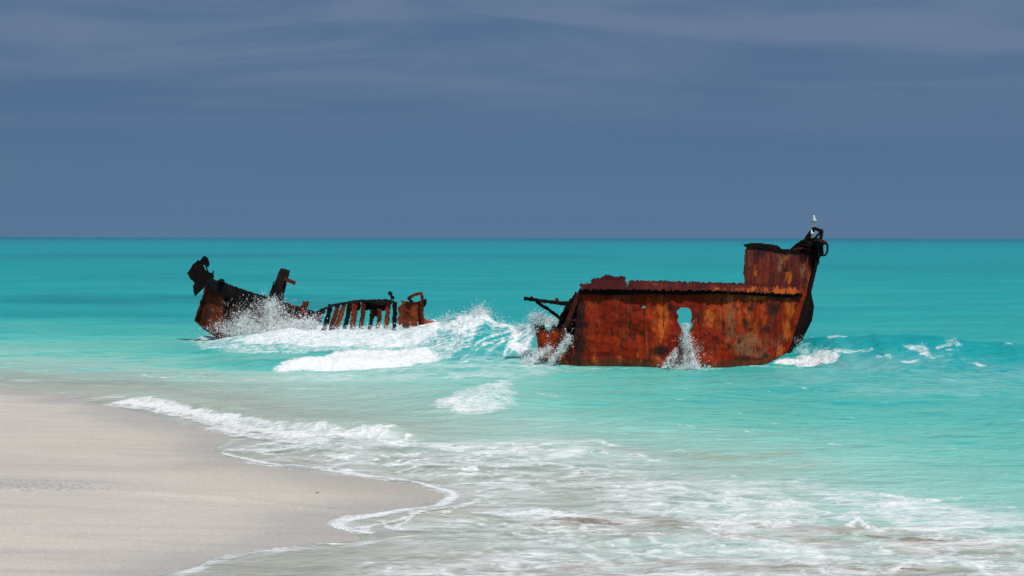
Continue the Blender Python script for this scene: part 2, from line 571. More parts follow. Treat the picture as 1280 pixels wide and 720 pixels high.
# rough tumbling surface where the water is white
white = np.clip(foam - .55, 0, 1) * sstep(30, 45, SY)
rgh = (fbm(SX * 2.2, SY * 2.2, 2, 4) - .45) * .26 + (fbm(SX * 6, SY * 6, 5, 2) - .5) * .10
HT = HT + white * rgh + np.clip(foam - .5, 0, 1) * (1 - sstep(30, 45, SY)) * (.03 + (fbm(SX * 7, SY * 7, 3, 3) - .4) * .09)
# thin the sea onto the beach: the swash lies a few mm above the sand and ends at the shoreline
dep0 = np.maximum(-BZ, 0)
HT = np.where(SY < 75, HT * np.clip(.12 + BD / 2.5, .02, 1), HT)
HT = np.where((BD < 9) & (BD > -.15), np.maximum(HT, BZ + .012 + .02 * np.clip(BD, 0, 1)), HT)
HT = np.where(BD <= -.15, np.minimum(HT, BZ - .06), HT)
DEPTH_SHADE = np.maximum(HT * (.35 + .95 * sstep(44, 49, SY)) - BZ, 0.0)
H0 = height(SX, SY)
slope = np.gradient(H0, axis=0) / np.gradient(SY, axis=0)
DEPTH_SHADE = DEPTH_SHADE + np.minimum(1.0, 4.5 * np.clip(slope - .04, 0, .8) * sstep(44, 49, SY) + 5.0 * np.clip(slope - .015, 0, .5) * sstep(.5, 1.3, dep0) * (1 - sstep(44, 49, SY))) * (SY < 75)   # darker look of wave faces painted in as extra depth colour
DEPTH_SHADE = np.where(SY > 80, np.interp(SY, [80, 200, 500, 1200, 3000], [3.2, 4.0, 5.0, 7.0, 10.5]), DEPTH_SHADE)

# ------------------------------------------------------------------ water and sand materials
water, n = new_mat('sea_water')
fo, sf, dp, ch, wd = n.attr('foam'), n.attr('veil'), n.attr('depth'), n.attr('churn'), n.attr('weed')
dlog = n.m('DIVIDE', n.m('LOGARITHM', n.m('ADD', n.m('MULTIPLY', dp, 4), 1), 10.0), 1.7)   # 0 m -> 0, 10 m -> .95
dn = n.noise(n.pos((.05, .12, .1)), 1, 4, .55, .6)
dlog2 = n.m('ADD', dlog, n.m('MULTIPLY', n.m('SUBTRACT', dn, .5), .22))
wc = n.ramp(dlog2, [(0, (.54, .58, .51)), (.13, (.46, .60, .53)), (.30, (.29, .565, .49)), (.45, (.13, .475, .405)), (.58, (.040, .38, .355)), (.72, (.006, .30, .31)),
                    (.85, (.004, .24, .29)), (1, (.004, .12, .21))])
wc = n.mix(n.m('MULTIPLY', wd, .55), wc, (.004, .12, .17))
veiln = n.noise(n.pos((.95, 1.25, 1)), 1.5, 6, .62, .9)
veil2 = n.noise(n.pos((.30, .5, 1), (7, 2, 0)), 1.4, 5, .6, .8)
veil = n.m('MULTIPLY', sf, n.sm(n.m('ADD', n.m('MULTIPLY', veiln, .5), n.m('MULTIPLY', veil2, .5)), .40, .60))
veil = n.m('MULTIPLY', veil, 1.0, clamp=True)
# lacy nets of bubbles: warped cells whose rims hold the foam
wv = n.n('ShaderNodeTexNoise', i_Vector=n.pos((1, 1, 0)), i_Scale=1.1, i_Detail=4.0).outputs['Color']
vv = n.n('ShaderNodeVectorMath', operation='MULTIPLY_ADD', i_0=wv, i_1=(1.1, 1.1, 0), i_2=n.pos((1, 1, 0))).outputs[0]
lace = None
for sc_, wd_ in ((1.15, .16), (2.9, .20)):
    vo = n.n('ShaderNodeTexVoronoi', feature='DISTANCE_TO_EDGE', i_Vector=vv, i_Scale=sc_).outputs['Distance']
    l_ = n.sm(vo, wd_, .01)
    lace = l_ if lace is None else n.m('MAXIMUM', lace, n.m('MULTIPLY', l_, .7))
lmask = n.sm(n.noise(n.pos((.5, .7, 1), (11, 3, 0)), 1.0, 4, .6, .5), .42, .60)
lace = n.m('MULTIPLY', n.m('MULTIPLY', lace, lmask), n.sm(sf, .3, .8))
wc = n.mix(n.m('MULTIPLY', ch, n.sm(n.noise(n.pos((.7, 1.8, 1), (3, 9, 0)), 1.3, 6, .65, .8), .3, .62)), wc, (.36, .32, .26))
wc = n.mix(n.m('MULTIPLY', veil, .85), wc, (.73, .77, .76))
wc = n.mix(n.m('MULTIPLY', lace, .75), wc, (.82, .84, .83))
f1 = n.noise(n.pos((1.1, 2.0, 1.5)), 2.2, 8, .66, .8)
f2 = n.noise(n.pos((1, 1, 1), (4, 1, 2)), 9, 4, .6, .2)
fn = n.m('ADD', n.m('MULTIPLY', f1, .75), n.m('MULTIPLY', f2, .25))
fx = n.m('ADD', fo, n.m('MULTIPLY', n.m('SUBTRACT', fn, .5), 2.4))
st1 = n.noise(n.pos((3.2, .7, 1), (0, 0, 0), (0, 0, .5)), 1.2, 5, .65, .6)
fx = n.m('ADD', fx, n.m('MULTIPLY', n.m('SUBTRACT', st1, .5), .7))
fm = n.sm(fx, .45, 1.25)
fm = n.m('MULTIPLY', fm, n.sm(fo, .05, .35))
bn = n.m('ADD', n.m('MULTIPLY', n.noise(n.pos((1, 2.4, 1)), .9, 5, .6, .4), 1.0), n.m('MULTIPLY', n.noise(n.pos((1.2, 3, 1)), 5, 3, .6, .3), .2))
bn = n.m('ADD', bn, n.m('MULTIPLY', n.noise(n.pos((.10, .26, 1)), 1, 5, .62, .5), 3.5))
bn = n.m('ADD', bn, n.m('MULTIPLY', n.noise(n.pos((.55, .8, 1), (2, 7, 0), (0, 0, .35)), 1.4, 4, .55, 1.6), .8))
bump = n.n('ShaderNodeBump', i_Strength=.6, i_Distance=.22, i_Height=bn).outputs[0]
dif = n.n('ShaderNodeBsdfDiffuse', i_Color=wc, i_Normal=bump)
glo = n.n('ShaderNodeBsdfGlossy', i_Color=(1, 1, 1, 1), i_Roughness=.16, i_Normal=bump)
fr = n.n('ShaderNodeFresnel', i_IOR=1.33, i_Normal=bump).outputs[0]
fr = n.m('MINIMUM', n.m('MULTIPLY', fr, .6), .28)
body = n.n('ShaderNodeMixShader', i_0=fr, i_1=dif.outputs[0], i_2=glo.outputs[0])
# clear near the edge: the bed shows through
tr = n.n('ShaderNodeBsdfTransparent', i_Color=(.93, .98, .96, 1))
clear = n.m('MULTIPLY', n.m('POWER', 2.718, n.m('MULTIPLY', dp, -5.5)), n.m('SUBTRACT', 1.0, n.m('MAXIMUM', n.m('MAXIMUM', n.m('MULTIPLY', veil, .8), lace), n.m('MULTIPLY', ch, .4))))
clear = n.m('MULTIPLY', clear, .8)
body = n.n('ShaderNodeMixShader', i_0=clear, i_1=body.outputs[0], i_2=tr.outputs[0])
fbn = n.noise(n.pos((1, 1, 1)), 6, 6, .7, .2)
fb = n.n('ShaderNodeBump', i_Strength=.75, i_Distance=.13, i_Height=n.m('ADD', fbn, n.m('MULTIPLY', st1, .8))).outputs[0]
fcol = n.mix(n.sm(f2, .3, .7), (.70, .75, .76), (.87, .88, .87))
fd = n.n('ShaderNodeBsdfDiffuse', i_Color=fcol, i_Normal=fb)
allw = n.n('ShaderNodeMixShader', i_0=fm, i_1=body.outputs[0], i_2=fd.outputs[0])
n.n('ShaderNodeOutputMaterial', i_0=allw.outputs[0])

sea = grid_obj('sea', SX, SY, HT, water, dict(foam=foam, veil=soft, depth=DEPTH_SHADE, churn=churn, weed=weed))
tag(sea, kind='structure')

sand, n = new_mat('white_sand')
wet = n.attr('wet')
sc = n.ramp(n.noise(n.pos((.35, .9, 1)), .8, 6, .6, .5), [(.3, (.49, .45, .39)), (.55, (.55, .505, .435)), (.75, (.56, .505, .41))])
st = n.noise(n.pos((.12, 1.6, 1), (2, 5, 0), (0, 0, .12)), 1.0, 5, .6, .4)
sc = n.mix(n.sm(st, .48, .68), sc, (.445, .41, .375))
sc = n.mix(n.m('MULTIPLY', n.attr('cream'), .8), sc, (.56, .48, .36))
sc = n.mix(n.m('MULTIPLY', wet, .5), sc, (.37, .34, .30))
gr = n.noise(n.pos(), 60, 3, .7)
gr = n.m('ADD', n.m('MULTIPLY', gr, .5), n.m('MULTIPLY', n.noise(n.pos((1, 1.3, 1)), 17, 5, .75), .5))
sc = n.mix(n.sm(gr, .38, .64), n.mix(.30, sc, (.2, .185, .17)), n.mix(.22, sc, (.72, .69, .64)))
fl = n.noise(n.pos((1, 1, 1), (1, 2, 0)), 38, 1, .5)
sc = n.mix(n.sm(fl, .74, .78, 0, .55), sc, (.75, .72, .68))
sc = n.mix(n.sm(fl, .25, .22, 0, .5), sc, (.16, .14, .12))
gritn = n.noise(n.pos((1, 1, 1), (7, 3, 0)), 14, 3, .7)
sc = n.mix(n.m('MULTIPLY', n.attr('grit'), n.sm(gritn, .45, .58)), sc, (.25, .25, .27))
b1 = n.n('ShaderNodeBump', i_Strength=.5, i_Distance=.03, i_Height=n.noise(n.pos((1, 2.2, 1)), 3.5, 7, .68)).outputs[0]
pb = n.n('ShaderNodeBsdfPrincipled', i_Base_Color=sc, i_Normal=b1)
n.set(pb.inputs['Roughness'], n.sm(wet, 0, 1, .85, .35))
n.set(pb.inputs['Specular IOR Level'], n.sm(wet, 0, 1, .15, .5))
n.n('ShaderNodeOutputMaterial', i_0=pb.outputs[0])

gy = np.concatenate([np.linspace(-40, 12, 60)[:-1], np.linspace(12, 60, 520)[:-1], np.geomspace(60, 22000, 60)])
gu = np.concatenate([np.linspace(-1.6, -.42, 40)[:-1], np.linspace(-.42, .42, 420), np.linspace(.42, 1.6, 40)[1:]])
GX = gu[None, :] * (np.abs(gy[:, None]) + 12)
GY = np.repeat(gy[:, None], len(gu), 1)
GZ, GD = bed(GX, GY)
GZ = np.where(GY > 60, np.minimum(GZ, -3.0), GZ)
wet = sstep(-2.6, -.2, GD + (fbm(GX * .6, GY * .6, 3, 3) - .5) * 1.8) * (1 - sstep(.1, .8, GD)) * .8
gx0 = G([0], [628])[0]
grit = np.exp(-((GX - gx0[0] - 0.3) / 1.6) ** 2 - ((GY - 25.6) / .75) ** 2) * .9
tip = G([520], [612])[0]
cream = np.exp(-np.abs((GX - tip[0] + .4) / 2.2) ** 2 - ((GY - tip[1]) / 1.1) ** 2)
tip2 = G([330], [592])[0]
cream = np.maximum(cream, .5 * np.exp(-((GX - tip2[0]) / 2.2) ** 2 - ((GY - tip2[1] - .6) / 1.2) ** 2))
tip3 = G([200], [556])[0]
cream = np.maximum(cream, .45 * np.exp(-((GX - tip3[0]) / 2.5) ** 2 - ((GY - tip3[1]) / 1.8) ** 2))
# swash terrace line left by the last wave
ln = smooth_line(G([-80, 40, 150, 280, 420], [627, 624, 623, 627, 640]), 6)
GZ = GZ + .035 * np.exp(-(segdist(ln, GX, GY) / .12) ** 2)
ground = grid_obj('beach_sand', GX, GY, GZ, sand, dict(wet=wet, grit=grit, cream=cream))
tag(ground, kind='structure')


# ------------------------------------------------------------------ rust
def rust(name, cols, streak=.6, dark=.35, tan=.3, attr=False, spec=.12):
    """cols: deep, mid, bright, black, tan"""
    m, n = new_mat(name)
    deep, mid, bright, black, tanc = cols
    a = n.noise(n.pos((.9, .9, .5)), 1.3, 7, .65, .5)
    c = n.ramp(a, [(.28, deep), (.5, mid), (.72, bright)])
    v = n.noise(n.pos((3.2, 3.2, .35), (3, 1, 2)), 1.5, 5, .6, .35)
    c = n.mix(n.m('MULTIPLY', n.sm(v, .52, .66), streak), c, bright)
    v2 = n.noise(n.pos((2.2, 2.2, .25), (9, 4, 2)), 1.9, 5, .62, .3)
    c = n.mix(n.m('MULTIPLY', n.sm(v2, .54, .68), tan), c, tanc)
    if attr:
        wob = n.noise(n.pos((1.6, 1.6, 1.1), (5, 5, 5)), 2.2, 6, .68, .4)
        wob2 = n.noise(n.pos((1.3, 1.3, .7), (2, 8, 5)), 7, 5, .72, .6)
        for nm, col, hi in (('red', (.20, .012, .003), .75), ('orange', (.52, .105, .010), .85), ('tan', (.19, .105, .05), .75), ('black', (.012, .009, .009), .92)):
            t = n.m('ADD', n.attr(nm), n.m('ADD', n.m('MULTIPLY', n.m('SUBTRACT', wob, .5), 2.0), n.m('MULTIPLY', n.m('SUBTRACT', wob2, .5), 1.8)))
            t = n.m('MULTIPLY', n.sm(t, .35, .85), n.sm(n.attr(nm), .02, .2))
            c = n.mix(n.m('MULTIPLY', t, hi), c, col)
    v3 = n.noise(n.pos((2.6, 2.6, .22), (6, 2, 8)), 2.4, 5, .66, .35)
    c = n.mix(n.m('MULTIPLY', n.sm(v3, .57, .67), dark * .8), c, black)
    d1 = n.noise(n.pos((1, 1, .55), (1, 7, 3)), 2.6, 7, .7, .6)
    c = n.mix(n.m('MULTIPLY', n.sm(d1, .56, .70), dark), c, black)
    ch1 = n.noise(n.pos((1, 1, .6), (4, 8, 1)), 6.5, 5, .72, .8)
    c = n.mix(n.m('MULTIPLY', n.sm(ch1, .58, .66), dark * 1.1), c, black)
    p = n.noise(n.pos((1, 1, .8)), 11, 5, .7)
    c = n.mix(n.sm(p, .45, .75, 0, .5), c, n.mix(.6, c, black))
    c = n.mix(n.sm(p, .52, .28, 0, .25), c, n.mix(.5, c, bright))
    pz = n.n('ShaderNodeSeparateXYZ', i_0=n.n('ShaderNodeNewGeometry').outputs['Position']).outputs[2]
    tide = n.m('ADD', pz, n.m('MULTIPLY', n.m('SUBTRACT', a, .5), .9))
    c = n.mix(n.sm(tide, .40, .05, 0, .75), c, (.045, .030, .013))
    hb = n.m('ADD', n.m('MULTIPLY', d1, .6), n.m('ADD', n.m('MULTIPLY', p, .35), n.m('MULTIPLY', v, .3)))
    b = n.n('ShaderNodeBump', i_Strength=.8, i_Distance=.06, i_Height=hb).outputs[0]
    q = n.n('ShaderNodeBsdfPrincipled', i_Base_Color=c, i_Normal=b, i_Roughness=.85)
    q.inputs['Specular IOR Level'].default_value = spec
    n.n('ShaderNodeOutputMaterial', i_0=q.outputs[0])
    return m


BLK = (.010, .008, .008)
M_HULL = rust('rust_red_plating', [(.060, .004, .0018), (.23, .015, .003), (.45, .055, .006), BLK, (.17, .085, .04)], .5, .9, .3, True)
M_RAIL = rust('rust_flaking_rail', [(.035, .006, .007), (.085, .011, .011), (.17, .026, .012), BLK, (.11, .05, .045)], .2, .85, .2, True)
M_FORE = rust('rust_purple_plating', [(.045, .007, .008), (.09, .013, .012), (.24, .045, .010), BLK, (.15, .075, .03)], .4, .7, .4, True)
M_DARK = rust('black_corroded_iron', [(.006, .005, .005), (.009, .007, .007), (.028, .010, .007), (.004, .004, .004), (.022, .014, .010)], .15, .7, .1, spec=.03)
M_GREY = rust('charred_grey_iron', [(.007, .007, .008), (.012, .011, .012), (.03, .018, .014), (.004, .004, .005), (.05, .036, .028)], .2, .55, .25, spec=.04)
M_RIB = rust('rust_brown_rib', [(.018, .006, .005), (.065, .012, .006), (.20, .030, .010), BLK, (.08, .035, .02)], .45, .75, .25)
M_STERN = rust('rust_streaked_dark_plating', [(.04, .009, .005), (.11, .021, .008), (.27, .055, .014), (.007, .007, .008), (.035, .033, .035)], .6, .7, .55)


# ------------------------------------------------------------------ plates, bars
def ragged(poly, amp, step=3.0, seed=0):
    r = random.Random(seed)
    out = []
    n_ = len(poly)
    for i in range(n_):
        a, b = np.array(poly[i][:2], float), np.array(poly[(i + 1) % n_][:2], float)
        L = np.hypot(*(b - a))
        k = max(1, int(L / step))
        nn = np.array([-(b - a)[1], (b - a)[0]]) / max(L, 1e-6)
        for j in range(k):
            q = a + (b - a) * j / k
            if j:
                q = q + nn * r.uniform(-amp, amp)
            out.append(q)
    return np.array(out)


def plate(name, poly, yf, th, mat, parent, holes=(), cell=1.0, rag=.7, dent=.05, stains=None, seed=1, laps=None):
    """sheet of iron: outline in survey pixels, yf(px,py) its distance; th its thickness in metres"""
    pg = ragged(poly, rag, 2.5 if rag < 1.4 else 1.6, seed) if rag else np.array(poly, float)
    x0, y0 = pg.min(0) - cell
    x1, y1 = pg.max(0) + cell
    gx, gy_ = np.arange(x0, x1 + cell, cell), np.arange(y0, y1 + cell, cell)
    CXm, CYm = np.meshgrid((gx[:-1] + gx[1:]) / 2, (gy_[:-1] + gy_[1:]) / 2)
    keep = inside(pg, CXm, CYm)
    for h in holes:
        keep &= ~inside(ragged(h, min(rag, .6), 2.0, seed + 5), CXm, CYm)
    VX, VY = np.meshgrid(gx, gy_)
    Yd = yf(VX, VY) + (fbm(VX * .035, VY * .05, seed, 3) - .5) * dent * 2 + (fbm(VX * .25, VY * .2, seed + 2, 3) - .5) * dent * .25
    if laps:
        for (lx, amt) in laps:
            Yd = Yd + amt * sstep(lx - .5, lx + .5, VX + 2 * (vn(VY * .05, VY * 0 + lx, 1) - .5))
    p = P(VX, VY, Yd)
    r, c = VX.shape
    idx = -np.ones((r, c), int)
    used = np.zeros((r, c), bool)
    for dy in (0, 1):
        for dx in (0, 1):
            used[dy:r - 1 + dy, dx:c - 1 + dx] |= keep
    idx[used] = np.arange(used.sum())
    fr_ = p[used]
    # outward normals are roughly towards the camera, so the thickness goes back
    bk = fr_ + np.array([0, th, 0])
    N = len(fr_)
    faces = []
    K = keep
    jj, ii = np.nonzero(K)
    for j, i in zip(jj.tolist(), ii.tolist()):
        a, b, c_, d = idx[j, i], idx[j, i + 1], idx[j + 1, i + 1], idx[j + 1, i]
        faces.append((a, d, c_, b))
        faces.append((a + N, b + N, c_ + N, d + N))
        if j == 0 or not K[j - 1, i]: faces.append((a, b, b + N, a + N))
        if j == K.shape[0] - 1 or not K[j + 1, i]: faces.append((c_, d, d + N, c_ + N))
        if i == 0 or not K[j, i - 1]: faces.append((d, a, a + N, d + N))
        if i == K.shape[1] - 1 or not K[j, i + 1]: faces.append((b, c_, c_ + N, b + N))
    at = None
    if stains:
        at = {}
        ux, uy = VX[used], VY[used]
        for k in ('red', 'orange', 'tan', 'black'):
            s_ = np.zeros(N)
            for (sx, sy, rx, ry, I) in stains.get(k, ()):
                s_ = np.maximum(s_, I * np.exp(-((ux - sx) / rx) ** 2 - ((uy - sy) / ry) ** 2))
            at[k] = np.concatenate([s_, s_])
    return mesh_obj(name, np.vstack([fr_, bk]), faces, mat, parent, smooth=False, attrs=at)


def bar(name, pts, wid, mat, parent, depth=None, seg=6, rough=.12, taper=None):
    """iron bar through 3D points, box section, lightly eaten by rust"""
    pts = np.array(pts, float)
    L = np.r_[0, np.cumsum(np.linalg.norm(np.diff(pts, axis=0), axis=1))]
    t = np.unique(np.r_[np.linspace(0, L[-1], max(seg, int(L[-1] / .08)) + 1), L])
    c = np.stack([np.interp(t, L, pts[:, i]) for i in range(3)], 1)
    V, Fc = [], []
    r = random.Random(int(abs(pts.sum()) * 1000))
    depth = depth or wid
    for i in range(len(c)):
        tg = c[min(i + 1, len(c) - 1)] - c[max(i - 1, 0)]
        tg /= np.linalg.norm(tg) + 1e-9
        u = np.cross(tg, [0, 1, 0])
        if np.linalg.norm(u) < .1: u = np.cross(tg, [1, 0, 0])
        u /= np.linalg.norm(u)
        v = np.cross(u, tg)
        k = 1.0 if taper is None else np.interp(t[i] / L[-1], [0, 1], taper)
        for a, b in ((-1, -1), (1, -1), (1, 1), (-1, 1)):
            V.append(c[i] + u * a * wid / 2 * k * (1 + r.uniform(-rough, rough) * 2) + v * b * depth / 2 * k * (1 + r.uniform(-rough, rough)))
        if i:
            o = 4 * (i - 1)
            for q in range(4):
                Fc.append((o + q, o + (q + 1) % 4, o + 4 + (q + 1) % 4, o + 4 + q))
    Fc += [(3, 2, 1, 0), tuple(len(V) - 4 + q for q in range(4))]
    return mesh_obj(name, V, Fc, mat, parent)


def blob(name, cpx, cpy, Y, rx, ry, rz, mat, parent, seed=0, rough=.25, lev=3):
    """corroded lump of machinery"""
    bm = bmesh.new()
    bmesh.ops.create_icosphere(bm, subdivisions=lev, radius=1)
    c = P(np.array([cpx]), np.array([cpy]), np.array([Y]))[0]
    r = random.Random(seed)
    for v in bm.verts:
        k = 1 + (vn(np.array([v.co.x * 2.3 + seed]), np.array([v.co.y * 2.3 + v.co.z * 3.1]), seed)[0] - .5) * 2 * rough
        v.co = Vector((c[0] + v.co.x * rx * k, c[1] + v.co.y * ry * k, c[2] + v.co.z * rz * k))
    me = bpy.data.meshes.new(name)
    bm.to_mesh(me)
    bm.free()
    o = bpy.data.objects.new(name, me)
    COL.objects.link(o)
    me.materials.append(mat)
    if parent:
        o.parent = parent
        o.matrix_parent_inverse = parent.matrix_world.inverted()
    return o


def strip(name, rows, mat, parent):
    """sheet lofted through rows of 3D points"""
    rows = np.array(rows, float)
    r, c, _ = rows.shape
    i = np.arange(r * c).reshape(r, c)
    f = np.stack([i[:-1, :-1], i[:-1, 1:], i[1:, 1:], i[1:, :-1]], -1).reshape(-1, 4).tolist()
    o = mesh_obj(name, rows.reshape(-1, 3), f, mat, parent, smooth=True)
    md = o.modifiers.new('thickness', 'SOLIDIFY')
    md.thickness = .05
    return o


def one(px, py, Y):
    return P(np.array([px], float), np.array([py], float), np.array([Y], float))[0]


# ------------------------------------------------------------------ bow half of the wreck
bow = empty('ship_wreck', tuple(P(np.array([850.]), np.array([459.]), np.array([52.5]))[0] * np.array([1, 1, 0])))
tag(bow, 'rust red bow half of a wrecked ship with a hole in its side', 'shipwreck', 'halves of the broken shipwreck')


def yh(px, py):
    b = np.interp(px, [660, 700, 725, 790, 880, 910, 940, 975, 1000, 1022], [51.9, 51.4, 51.0, 50.65, 50.55, 50.75, 51.25, 52.1, 52.8, 53.4])
    # the bow is hollow: the plating draws in towards the keel
    return b + np.interp(px, [880, 1000], [0, .5]) * np.clip((np.asarray(py, float) - 370) / 90, 0, 1.2)


HOLE = [(845.5, 392), (846, 388), (849, 387), (850, 384.8), (854, 384), (860, 385), (864, 388), (865.5, 394), (864, 402), (866, 408), (862, 413), (860, 421), (856, 420), (853, 413), (849, 406), (847, 400), (848, 394)]
ST = dict(
    red=[(760, 400, 60, 50, .9), (790, 440, 50, 30, .7), (885, 425, 22, 30, 1), (845, 440, 22, 20, .8), (870, 378, 25, 14, .7), (735, 430, 20, 30, .6), (900, 452, 25, 8, .8)],
    orange=[(826, 400, 5, 34, 1), (832, 398, 6, 20, .9), (888, 397, 9, 16, .85), (745, 450, 6, 14, .7), (776, 452, 5, 14, .7), (936, 390, 8, 26, .8), (987, 385, 7, 18, .95), (984, 412, 7, 16, .9), (976, 438, 7, 10, 1), (946, 372, 20, 5, .7), (915, 372, 8, 6, .7),
            (955, 400, 6, 40, .5), (944, 415, 5, 18, .8), (965, 385, 6, 14, .7), (800, 447, 12, 12, .6), (922, 380, 6, 12, .6), (712, 440, 10, 20, .6)],
    tan=[(912, 400, 12, 40, .75), (935, 432, 22, 18, .95), (968, 428, 18, 14, .6), (965, 375, 14, 10, .5), (820, 440, 9, 20, .6), (818, 395, 3, 30, .6), (800, 454, 30, 5, .55), (950, 445, 25, 8, .7)],
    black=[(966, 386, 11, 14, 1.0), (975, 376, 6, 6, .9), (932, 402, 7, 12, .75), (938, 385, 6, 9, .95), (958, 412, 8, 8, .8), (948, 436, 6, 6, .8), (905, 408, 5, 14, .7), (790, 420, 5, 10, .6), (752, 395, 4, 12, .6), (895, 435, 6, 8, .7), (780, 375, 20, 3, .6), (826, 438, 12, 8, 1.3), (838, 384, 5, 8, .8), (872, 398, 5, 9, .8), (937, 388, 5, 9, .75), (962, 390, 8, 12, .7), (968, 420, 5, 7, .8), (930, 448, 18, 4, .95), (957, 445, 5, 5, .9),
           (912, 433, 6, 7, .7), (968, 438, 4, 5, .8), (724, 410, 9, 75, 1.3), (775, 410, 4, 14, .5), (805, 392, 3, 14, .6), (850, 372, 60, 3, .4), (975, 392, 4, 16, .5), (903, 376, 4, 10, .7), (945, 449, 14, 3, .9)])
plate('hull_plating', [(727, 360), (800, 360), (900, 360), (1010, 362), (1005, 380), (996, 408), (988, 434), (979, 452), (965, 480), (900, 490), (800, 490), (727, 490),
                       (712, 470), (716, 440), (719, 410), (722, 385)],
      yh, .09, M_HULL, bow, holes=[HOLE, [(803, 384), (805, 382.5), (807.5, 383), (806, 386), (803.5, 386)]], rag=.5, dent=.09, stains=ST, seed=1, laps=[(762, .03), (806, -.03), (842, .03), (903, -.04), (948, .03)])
# rubbing rail: a heavy half-round strake, black iron whose colour also paints the shade under the bulwark
rl = [(724, 365), (760, 366), (800, 365), (850, 365.5), (900, 364.5), (946, 366.5), (983, 369.5), (1001, 369.5)]
rp = [one(a, b, float(yh(a, b)) - .03) for a, b in rl]
bar('rubbing_strake', rp, .16, M_DARK, bow, depth=.14, rough=.06)
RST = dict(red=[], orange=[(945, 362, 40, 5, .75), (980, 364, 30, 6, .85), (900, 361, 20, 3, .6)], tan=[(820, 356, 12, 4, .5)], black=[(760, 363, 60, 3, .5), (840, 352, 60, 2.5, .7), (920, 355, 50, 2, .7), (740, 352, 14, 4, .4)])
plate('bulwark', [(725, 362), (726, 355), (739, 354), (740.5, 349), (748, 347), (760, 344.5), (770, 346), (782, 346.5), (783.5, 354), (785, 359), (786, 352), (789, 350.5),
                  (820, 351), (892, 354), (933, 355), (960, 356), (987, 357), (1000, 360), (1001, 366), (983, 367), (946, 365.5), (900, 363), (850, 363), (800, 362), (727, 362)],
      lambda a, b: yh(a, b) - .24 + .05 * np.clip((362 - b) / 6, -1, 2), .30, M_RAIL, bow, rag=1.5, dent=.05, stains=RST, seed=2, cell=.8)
# forecastle side
FST = dict(red=[(965, 335, 25, 14, .6)], orange=[(938, 334, 6, 8, .7), (944, 343, 5, 8, .6), (986, 345, 5, 9, 1), (980, 325, 8, 12, .45), (1012, 345, 5, 12, .7)], tan=[(975, 330, 4, 22, .9), (1004, 338, 4, 14, .8), (985, 320, 6, 8, .6)],
           black=[(983, 338, 5, 3, .95), (936, 345, 4, 8, .6), (952, 316, 10, 6, .7), (1007, 349, 3, 5, .7), (994, 320, 3, 2, .6), (940, 312, 8, 3, .5)])
plate('forecastle_plating', [(934, 307), (949, 306), (972, 308), (977, 312), (992, 313), (1014, 315), (1018, 322), (1019.5, 330), (1015.5, 342), (1012, 358), (1009, 372), (990, 368), (960, 364),
                             (931, 362), (931, 348), (929.5, 340), (931, 331), (930.5, 320), (932, 312)],
      lambda a, b: yh(a, b) + .02, .08, M_FORE, bow, rag=.7, dent=.05, stains=FST, seed=3, cell=.7)
plate('forecastle_coaming', [(931.5, 306), (938, 304.6), (949, 304), (962, 305), (972, 307), (977, 311), (976, 314), (966, 311.5), (950, 310), (935, 309.5)],
      lambda a, b: yh(a, b) - .06, .5, M_DARK, bow, rag=.5, dent=.04, seed=4, cell=.6)
plate('forecastle_coaming', [(976, 312), (985, 311.3), (992, 312.3), (1012, 313.5), (1016, 316), (1013, 318), (990, 315.5), (977, 315)],
      lambda a, b: yh(a, b) - .05, .3, M_DARK, bow, rag=.4, dent=.03, seed=14, cell=.6)
# starboard bow plating, its flare shows past the stem
stem = [(1019, 326, 53.3), (1013.5, 350, 53.25), (1009, 368, 53.2), (1004, 385, 53.15), (998, 405, 53.1), (990, 430, 53.0), (978, 456, 52.9), (966, 482, 52.8)]
bul = [(1019.5, 326, 53.6), (1014.5, 350, 53.9), (1012.5, 366, 54.1), (1016.5, 382, 54.2), (1014, 400, 54.2), (1004, 420, 54.0), (985, 452, 53.6), (970, 482, 53.4)]
rows = []
for t in np.linspace(0, 1, 13):
    row = []
    for s, b in zip(stem, bul):
        ps, pb_ = one(*s), one(*b)
        far = np.array([one(944, s[1], 55.9)[0], 55.9, pb_[2]])
        if t < .35:
            k = math.sin(t / .35 * math.pi / 2)
            q = ps + (pb_ - ps) * np.array([k, 1 - math.cos(t / .35 * math.pi / 2), 1])
        else:
            k = (t - .35) / .65
            q = pb_ + (far - pb_) * np.array([k ** 1.5, math.sin(k * math.pi / 2), 1])
        row.append(q)
    rows.append(row)
strip('starboard_bow_plating', rows, M_DARK, bow)
bar('stem_bar', [one(a, b, c - .12) + np.array([.03, 0, 0]) for a, b, c in [(1019, 322, 53.3)] + stem], .13, M_DARK, bow, depth=.3, rough=.05)
plate('hawse_bolster', [(1010, 368), (1014, 370), (1017, 381), (1016.5, 393), (1012, 406), (1005, 418), (996, 425), (995, 420), (1001, 402), (1006, 385)],
      lambda a, b: 53.7 + 0 * a, .5, M_DARK, bow, rag=.4, dent=.06, seed=17, cell=.7)
